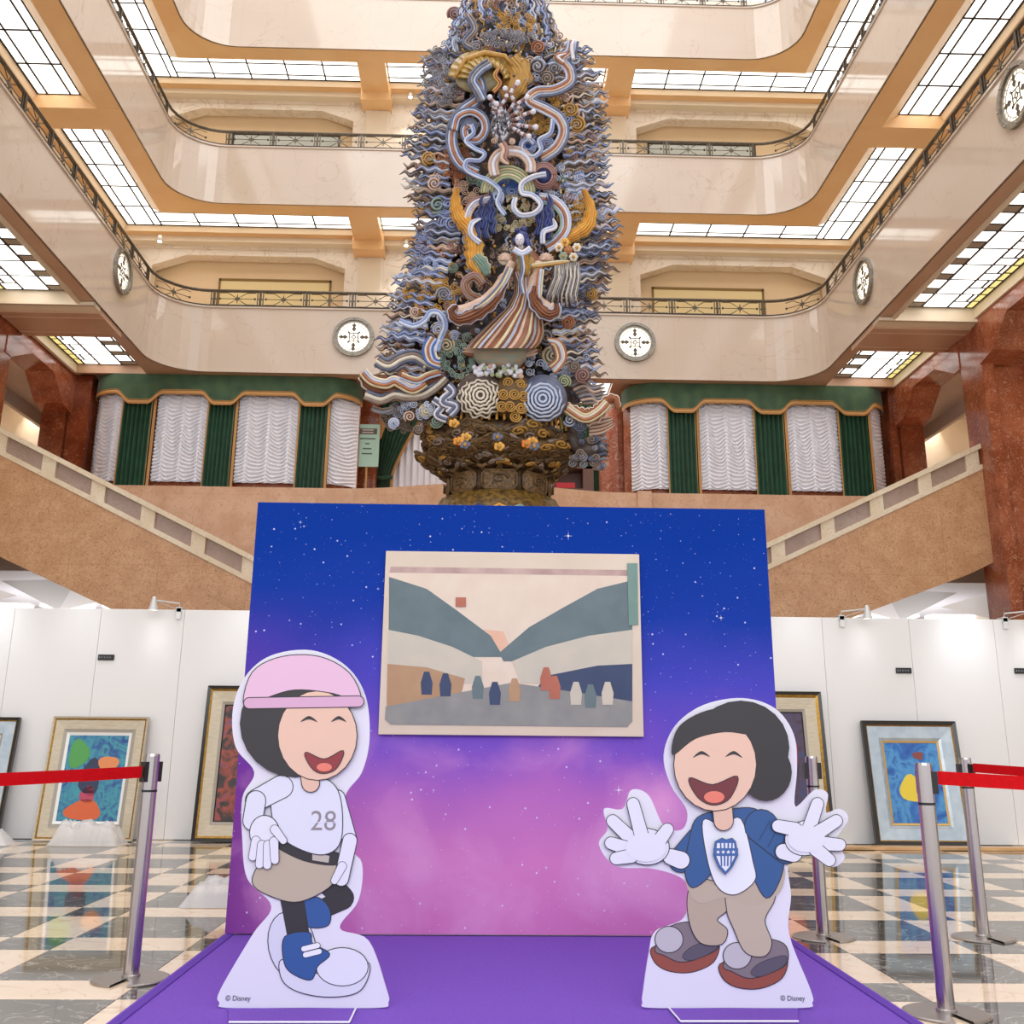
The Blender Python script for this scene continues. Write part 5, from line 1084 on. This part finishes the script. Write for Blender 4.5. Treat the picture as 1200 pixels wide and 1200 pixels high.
# ================================================================== STANDEES (plain generic figures in place of the printed characters)
INK = mat('line_ink', '2a2830', .5); PAL = {}
def pal(c):
    if c not in PAL: PAL[c] = mat('print_'+c, c, .45)
    return PAL[c]
class Fig:
    def __init__(s, Y): s.Y = Y; s.n = 0; s.mb = MB(); s.mats = [INK]
    def poly(s, pts, c, line=1.1, smooth=True):
        P = [Vector((x, y, 0)) for x, y in pts]
        if smooth: P = catmull(P, 5, True)
        if c not in [getattr(m_, 'name', '')[6:] for m_ in s.mats]: s.mats.append(pal(c))
        idx = [m_.name for m_ in s.mats].index(pal(c).name)
        area_ = sum(P[i-1].x*P[i].y-P[i].x*P[i-1].y for i in range(len(P)))
        if line:
            s.n += 1; Q = []
            for i, p in enumerate(P):
                t_ = (P[(i+1) % len(P)]-P[i-1]); n_ = Vector((t_.y, -t_.x, 0)); 
                n_ = n_.normalized() if n_.length > 1e-6 else n_
                if area_ < 0: n_ = -n_
                Q.append(p+n_*line)
            s.mb.prism([at(p.x, p.y, Y=s.Y-.00035*s.n) for p in Q], (0, .0002, 0), 0)
        s.n += 1; s.mb.prism([at(p.x, p.y, Y=s.Y-.00035*s.n) for p in P], (0, .0002, 0), idx)
    def ell(s, cx, cy, rx, ry, c, line=1.1, rot=0):
        q = [2*PI*k/24 for k in range(24)]; cr, sr = math.cos(rot), math.sin(rot)
        s.poly([(cx+rx*math.cos(a)*cr-ry*math.sin(a)*sr, cy+rx*math.cos(a)*sr+ry*math.sin(a)*cr) for a in q], c, line, False)
    def cap(s, x0, y0, x1, y1, r0, r1, c, line=1.1):
        a = math.atan2(y1-y0, x1-x0); P = [(x0+r0*math.cos(a+PI/2+PI*k/8), y0+r0*math.sin(a+PI/2+PI*k/8)) for k in range(9)]+[(x1+r1*math.cos(a-PI/2+PI*k/8), y1+r1*math.sin(a-PI/2+PI*k/8)) for k in range(9)]
        s.poly(P, c, line, False)
    def build(s, par): return s.mb.build('printed_figure', s.mats, par)
def board(pts, Y, par):
    P = catmull([Vector((x, y, 0)) for x, y in pts], 6, True)
    MB().prism([at(p.x, p.y, Y=Y) for p in P], (0, .012, 0)).build('board', mat('standee_white', 'dcdaea', .4), par)
YS = 4.53
t1 = empty('cutout_standee', (-.7, YS, .02), 'white cutout board of a smiling figure in pink cap and beige skirt', 'standee', 'die-cut display boards')
board([(258, 1160), (257, 1175), (266, 1181), (355, 1181), (444, 1181), (455, 1175), (453, 1160), (432, 1103), (398, 1088), (420, 1055), (424, 1012), (406, 990), (404, 935), (424, 905), (433, 865), (428, 815), (405, 780), (365, 762), (318, 768), (288, 792), (273, 830), (276, 875), (298, 905), (284, 935), (284, 985), (290, 1030), (318, 1062), (296, 1095)], YS, t1)
f = Fig(YS-.0005)
f.cap(385, 1035, 402, 1052, 13, 12, '2c2a30'); f.cap(402, 1054, 372, 1068, 11, 10, '2c2a30')
f.ell(342, 1108, 27, 40, 'cfcfe4', rot=-.2); f.poly([(352, 1058), (372, 1052), (386, 1066), (384, 1084), (362, 1086), (352, 1074)], '2b5494')
f.cap(340, 1040, 350, 1098, 13, 12, '2c2a30')
f.poly([(330, 1125), (331, 1148), (350, 1162), (385, 1168), (418, 1163), (431, 1145), (430, 1128), (400, 1140), (360, 1140)], 'd4d4e6')
f.ell(401, 1133, 30, 22, 'dcdcec'); f.poly([(334, 1098), (362, 1093), (366, 1106), (386, 1118), (372, 1132), (364, 1148), (342, 1140), (333, 1126)], '2b5494')
f.cap(356, 1112, 372, 1108, 3, 3, 'e6e6f2', .6); f.cap(358, 1119, 374, 1115, 3, 3, 'e6e6f2', .6)
f.poly([(322, 985), (394, 1002), (391, 1034), (352, 1056), (318, 1050), (296, 1034), (308, 1005)], 'b5a796')
f.poly([(324, 976), (360, 994), (396, 1000), (394, 1013), (356, 1008), (322, 990)], '2c2a30'); f.poly([(366, 999), (386, 1003), (385, 1011), (366, 1008)], 'b8b0a8', .5, False)
f.cap(395, 935, 410, 985, 9, 8, 'd6d8ea'); f.cap(410, 985, 400, 1030, 8, 8, 'dcdcec'); f.cap(401, 1015, 392, 1032, 5, 4, 'dcdcec', .7)
f.poly([(322, 915), (350, 908), (385, 915), (399, 938), (399, 985), (380, 1001), (350, 994), (326, 976), (318, 945)], 'd6d8ea')
f.cap(330, 922, 300, 938, 13, 12, 'd6d8ea'); f.cap(300, 938, 296, 962, 11, 11, 'd6d8ea')
f.ell(310, 976, 17, 20, 'dcdcec')
for a_, b_, c_, d_ in ((300, 985, 296, 1004), (307, 990, 304, 1013), (314, 990, 313, 1014), (321, 986, 322, 1008)): f.cap(a_, b_, c_, d_, 5, 4.5, 'dcdcec', .7)
f.cap(322, 972, 332, 985, 5, 4, 'dcdcec', .7)
f.cap(362, 905, 364, 918, 10, 10, 'dcb6a4')
f.ell(346, 848, 64, 62, '2e2c30'); f.ell(372, 862, 46, 52, 'e0bba8')
f.poly([(286, 826), (296, 788), (330, 770), (375, 770), (410, 790), (422, 822), (390, 812), (345, 808), (310, 818)], 'dcb4d0'); f.cap(292, 824, 420, 822, 6, 6, 'd0a4c4')
f.poly([(352, 846), (362, 839), (372, 846), (362, 843)], '2a2830', 0); f.poly([(388, 846), (397, 839), (406, 846), (397, 843)], '2a2830', 0)
f.poly([(358, 882), (380, 890), (402, 880), (394, 900), (378, 906), (365, 899)], '8a3038'); f.ell(380, 899, 9, 5, 'e07a6a', .4)
f.build(t1)
lt = mat('print_grey_text', '8a828a', .5); p = at(379, 963, Y=YS-.012); text('shirt_number', '28', p, .11, lt, t1)
MB().box(p.x-.06, p.x+.06, YS-.0135, YS-.013, p.z-.004, p.z-.001).build('shirt_line', pal('d6d8ea'), t1)
p = at(279, 1170, Y=YS-.002); text('small_print', '\u00a9 Disney', p, .026, mat('print_dark_text', '55536a', .5), t1)
t2 = empty('cutout_standee', (1.02, YS, .02), 'white cutout board of a laughing figure in navy jacket with arms spread', 'standee', 'die-cut display boards')
board([(754, 1160), (753, 1175), (762, 1181), (850, 1181), (942, 1181), (952, 1175), (950, 1160), (925, 1095), (927, 1050), (925, 1012), (955, 1000), (975, 1016), (990, 1005), (980, 985), (994, 960), (985, 948), (968, 952), (970, 930), (955, 926), (932, 945), (934, 900), (930, 860), (908, 830), (870, 818), (825, 826), (792, 850), (778, 885), (786, 920), (805, 950), (800, 972), (778, 968), (760, 932), (740, 926), (730, 948), (708, 948), (712, 972), (702, 990), (722, 1015), (765, 1018), (800, 1030), (808, 1052), (800, 1078), (768, 1092), (760, 1120)], YS, t2)
f = Fig(YS-.0005)
for (cx_, cy_, mr) in ((792, 1113, 0), (872, 1132, 0)):
    f.poly([(cx_-24, cy_-4), (cx_-26, cy_+12), (cx_-10, cy_+24), (cx_+18, cy_+26), (cx_+44, cy_+14), (cx_+50, cy_-8), (cx_+30, cy_-2)], '8e4a3c')
    f.poly([(cx_-24, cy_), (cx_-14, cy_-22), (cx_+12, cy_-32), (cx_+46, cy_-26), (cx_+50, cy_-4), (cx_+30, cy_+8), (cx_+6, cy_+14), (cx_-14, cy_+6)], '7c7078'); f.ell(cx_-8, cy_-12, 16, 15, 'b9b4be'); f.poly([(cx_+8, cy_+8), (cx_+20, cy_-4), (cx_+48, cy_-12), (cx_+46, cy_), (cx_+20, cy_+12)], '565060', .6)
f.poly([(822, 1030), (858, 1044), (852, 1066), (840, 1078), (852, 1090), (846, 1106), (824, 1106), (812, 1092), (806, 1066), (808, 1042)], 'b0a090')
f.poly([(856, 1040), (905, 1020), (908, 1052), (896, 1078), (904, 1104), (896, 1120), (874, 1116), (860, 1088), (852, 1066)], 'b8a99a')
f.poly([(806, 1030), (860, 1040), (915, 1012), (914, 1045), (880, 1062), (850, 1052), (818, 1058)], 'b5a697', 0)
f.cap(820, 985, 798, 1008, 16, 14, '2e568e')
f.poly([(818, 958), (850, 950), (884, 948), (905, 968), (918, 1000), (914, 1030), (898, 1052), (880, 1020), (868, 985), (850, 960), (828, 985), (834, 1020), (812, 1040), (803, 1020), (808, 985)], '2e568e')
f.poly([(824, 962), (846, 968), (868, 960), (882, 1010), (884, 1032), (862, 1048), (842, 1040), (830, 1010)], 'e2e4f0')
f.cap(892, 968, 922, 998, 19, 14, '2e568e'); 
for k in range(3): f.cap(890+k*10, 984+k*8, 902+k*10, 962+k*8, .7, .7, '20406e', 0)
f.cap(786, 1004, 798, 1008, 9, 10, 'dcdcec')
f.ell(757, 992, 27, 21, 'dcdcec', rot=.1)
for a_, b_, c_, d_ in ((742, 985, 718, 962), (752, 980, 742, 942), (738, 995, 716, 988), (740, 1003, 722, 1006), (772, 986, 782, 972)): f.cap(a_, b_, c_, d_, 8, 7, 'dcdcec', .9)
f.ell(757, 993, 24, 17, 'dcdcec', 0)
f.cap(918, 998, 930, 1000, 9, 10, 'dcdcec'); f.ell(945, 982, 25, 20, 'dcdcec', rot=-.2)
for a_, b_, c_, d_ in ((948, 972, 958, 942), (958, 976, 980, 962), (960, 988, 984, 990), (956, 995, 972, 1008), (932, 972, 912, 968)): f.cap(a_, b_, c_, d_, 8, 7, 'dcdcec', .9)
f.ell(945, 983, 22, 16, 'dcdcec', 0)
f.cap(846, 940, 848, 962, 11, 11, 'dcb6a4')
f.ell(868, 876, 56, 54, '2e2c30'); f.ell(898, 905, 30, 34, '2e2c30', 0); f.ell(838, 896, 48, 54, 'e0bba8')
f.poly([(788, 885), (795, 852), (830, 832), (870, 832), (885, 860), (850, 858), (815, 866)], '2e2c30', 0)
f.poly([(812, 888), (822, 880), (832, 887), (822, 884)], '2a2830', 0); f.poly([(850, 887), (860, 880), (870, 888), (860, 884)], '2a2830', 0)
f.poly([(808, 912), (835, 920), (864, 910), (855, 935), (836, 943), (818, 934)], '6e2c34'); f.ell(837, 934, 12, 7, 'e07a6a', .4)
# shield emblem on shirt
f.poly([(838, 986), (846, 982), (851, 984), (858, 982), (862, 986), (865, 1002), (858, 1016), (850, 1025), (842, 1016), (836, 1002)], '3c62a0', .4, False)
f.poly([(840.5, 988), (860, 988), (862, 1002), (856, 1014), (850.5, 1021), (844, 1014), (839, 1002)], 'e2e4f0', 0, False)
for xs_ in (844.5, 849, 853.5, 858): f.poly([(xs_-.9, 988), (xs_+.9, 988), (xs_+.9-.2*(xs_-850), 1015), (xs_-.9-.2*(xs_-850), 1015)], '3c62a0', 0, False)
f.poly([(836, 994), (865, 994), (865, 1003), (836, 1003)], '3c62a0', 0, False)
for k in range(4):
    cx_, cy_ = 841.5+k*6, 998.5; f.poly([(cx_+(2.6 if j % 2 == 0 else 1.1)*math.sin(PI*j/5), cy_-(2.6 if j % 2 == 0 else 1.1)*math.cos(PI*j/5)) for j in range(10)], 'e2e4f0', 0, False)
f.build(t2)
p = at(929, 1170, Y=YS-.002); text('small_print', '\u00a9 Disney', p, .026, MATS['print_dark_text'], t2)
# feet plates
wl = mat('white_edge', 'e8e4f2', .4); pf = M['purple']
for t_, pts, lines in ((t1, [(268, 1181), (415, 1181), (408, 1197), (268, 1197)], [((417, 1181), (409, 1198)), ((409, 1198), (268, 1198))]), (t2, [(784, 1181), (935, 1181), (935, 1196), (798, 1196)], [((784, 1181), (798, 1197)), ((798, 1197), (936, 1197))])):
    P = [at(x, y, Z=.028) for x, y in pts]; MB().prism([(p.x, p.y, .021) for p in P], (0, 0, .006)).build('foot_plate', pf, t_)
    b = MB()
    for a_, b_ in lines: b.bar(Vector(at(a_[0], a_[1], Z=.028)), Vector(at(b_[0], b_[1], Z=.028)), .004)
    b.build('foot_edge', wl, t_)
# ================================================================== BELT POSTS
def post(x, y, label, arms):
    t = empty('belt_post', (x, y, 0), label, 'belt post', 'steel crowd-control posts')
    MB().lathe([(.034, .01), (.034, .80)], (x, y, 0), 24).build('pole', M['chrome'], t, smooth=False)
    b = MB(); n = 40; 
    gap = .22
    for i in range(n):
        a0 = -PI/2+gap+(2*PI-2*gap)*i/n; a1 = -PI/2+gap+(2*PI-2*gap)*(i+1)/n
        c0 = .17; z = lambda a: .012
        vs = []
        for a in (a0, a1):
            for rr, zz in ((.035, .012), (.16, .01), (.17, .006), (.17, .0015), (.035, .0015)): vs.append((x+rr*math.cos(a), y+rr*math.sin(a), zz))
        b.add(vs, [(k, k+1, 6+k, 5+k) for k in range(4)]+[(4, 0, 5, 9)])
    b.lathe([(.04, .002), (.04, .02), (.036, .024)], (x, y, 0), 20); b.build('base', M['chrome_l'], t)
    MB().lathe([(.0355, .795), (.0355, .805)], (x, y, 0), 20).build('collar', M['black'], t)
    MB().lathe([(.034, .805), (.034, .955), (.031, .965)], (x, y, 0), 24).build('head', M['chrome'], t)
    for a in arms:
        ca, sa = math.cos(a), math.sin(a); o = MB()
        o.box(.028, .05, -.018, .018, .84, .93); o.v = [(x+v[0]*ca-v[1]*sa, y+v[0]*sa+v[1]*ca, v[2]) for v in o.v]; o.build('belt_clip', M['black'], t)
    return t
post(-1.55, 5.12, 'steel belt post on the left with a red belt running to the left edge', [PI+.99, .99])
post(1.88, 4.55, 'nearest steel belt post on the right, in front of the blue painting', [-.266, PI/2])
post(2.81, 6.2, 'steel belt post on the right standing behind the nearest one', [-1.136, PI])
post(1.91, 6.2, 'steel belt post half hidden behind the right board figure hand', [0, PI])
def belt(a, b2, label, z, h=.05, sag=.02, dz=0):
    a = Vector((a[0], a[1], 0)); b2 = Vector((b2[0], b2[1], 0))
    o = MB().grid(lambda u, v: (a.x+(b2.x-a.x)*u, a.y+(b2.y-a.y)*u, z+dz*u-sag*math.sin(PI*min(1, u))+h*(v-.5)), 20, 1)
    vs = o.v[:]; fs = o.f[:]; n_ = len(vs); d = (b2-a).cross(Vector((0, 0, 1))).normalized()*.0012
    o.add([Vector(v)+d for v in vs], fs); tag(o.build('retractable_belt', M['belt']), label, 'belt', 'red retractable belts')
belt((-1.55+.053*math.cos(PI+.99), 5.12+.053*math.sin(PI+.99)), (-3.0, 2.9), 'red retractable belt running from the left post past the left picture edge', .885, .052, .02)
belt((1.88+.053*math.cos(.266), 4.55-.053*math.sin(.266)), (3.9, 4.0), 'red retractable belt from the nearest right post to the right picture edge', .905, .055, .025, -.02)
belt((2.81+.053*math.cos(1.136), 6.2-.053*math.sin(1.136)), (3.6, 4.5), 'red retractable belt from the farther right post, passing behind the nearer belt', .91, .05, .02)
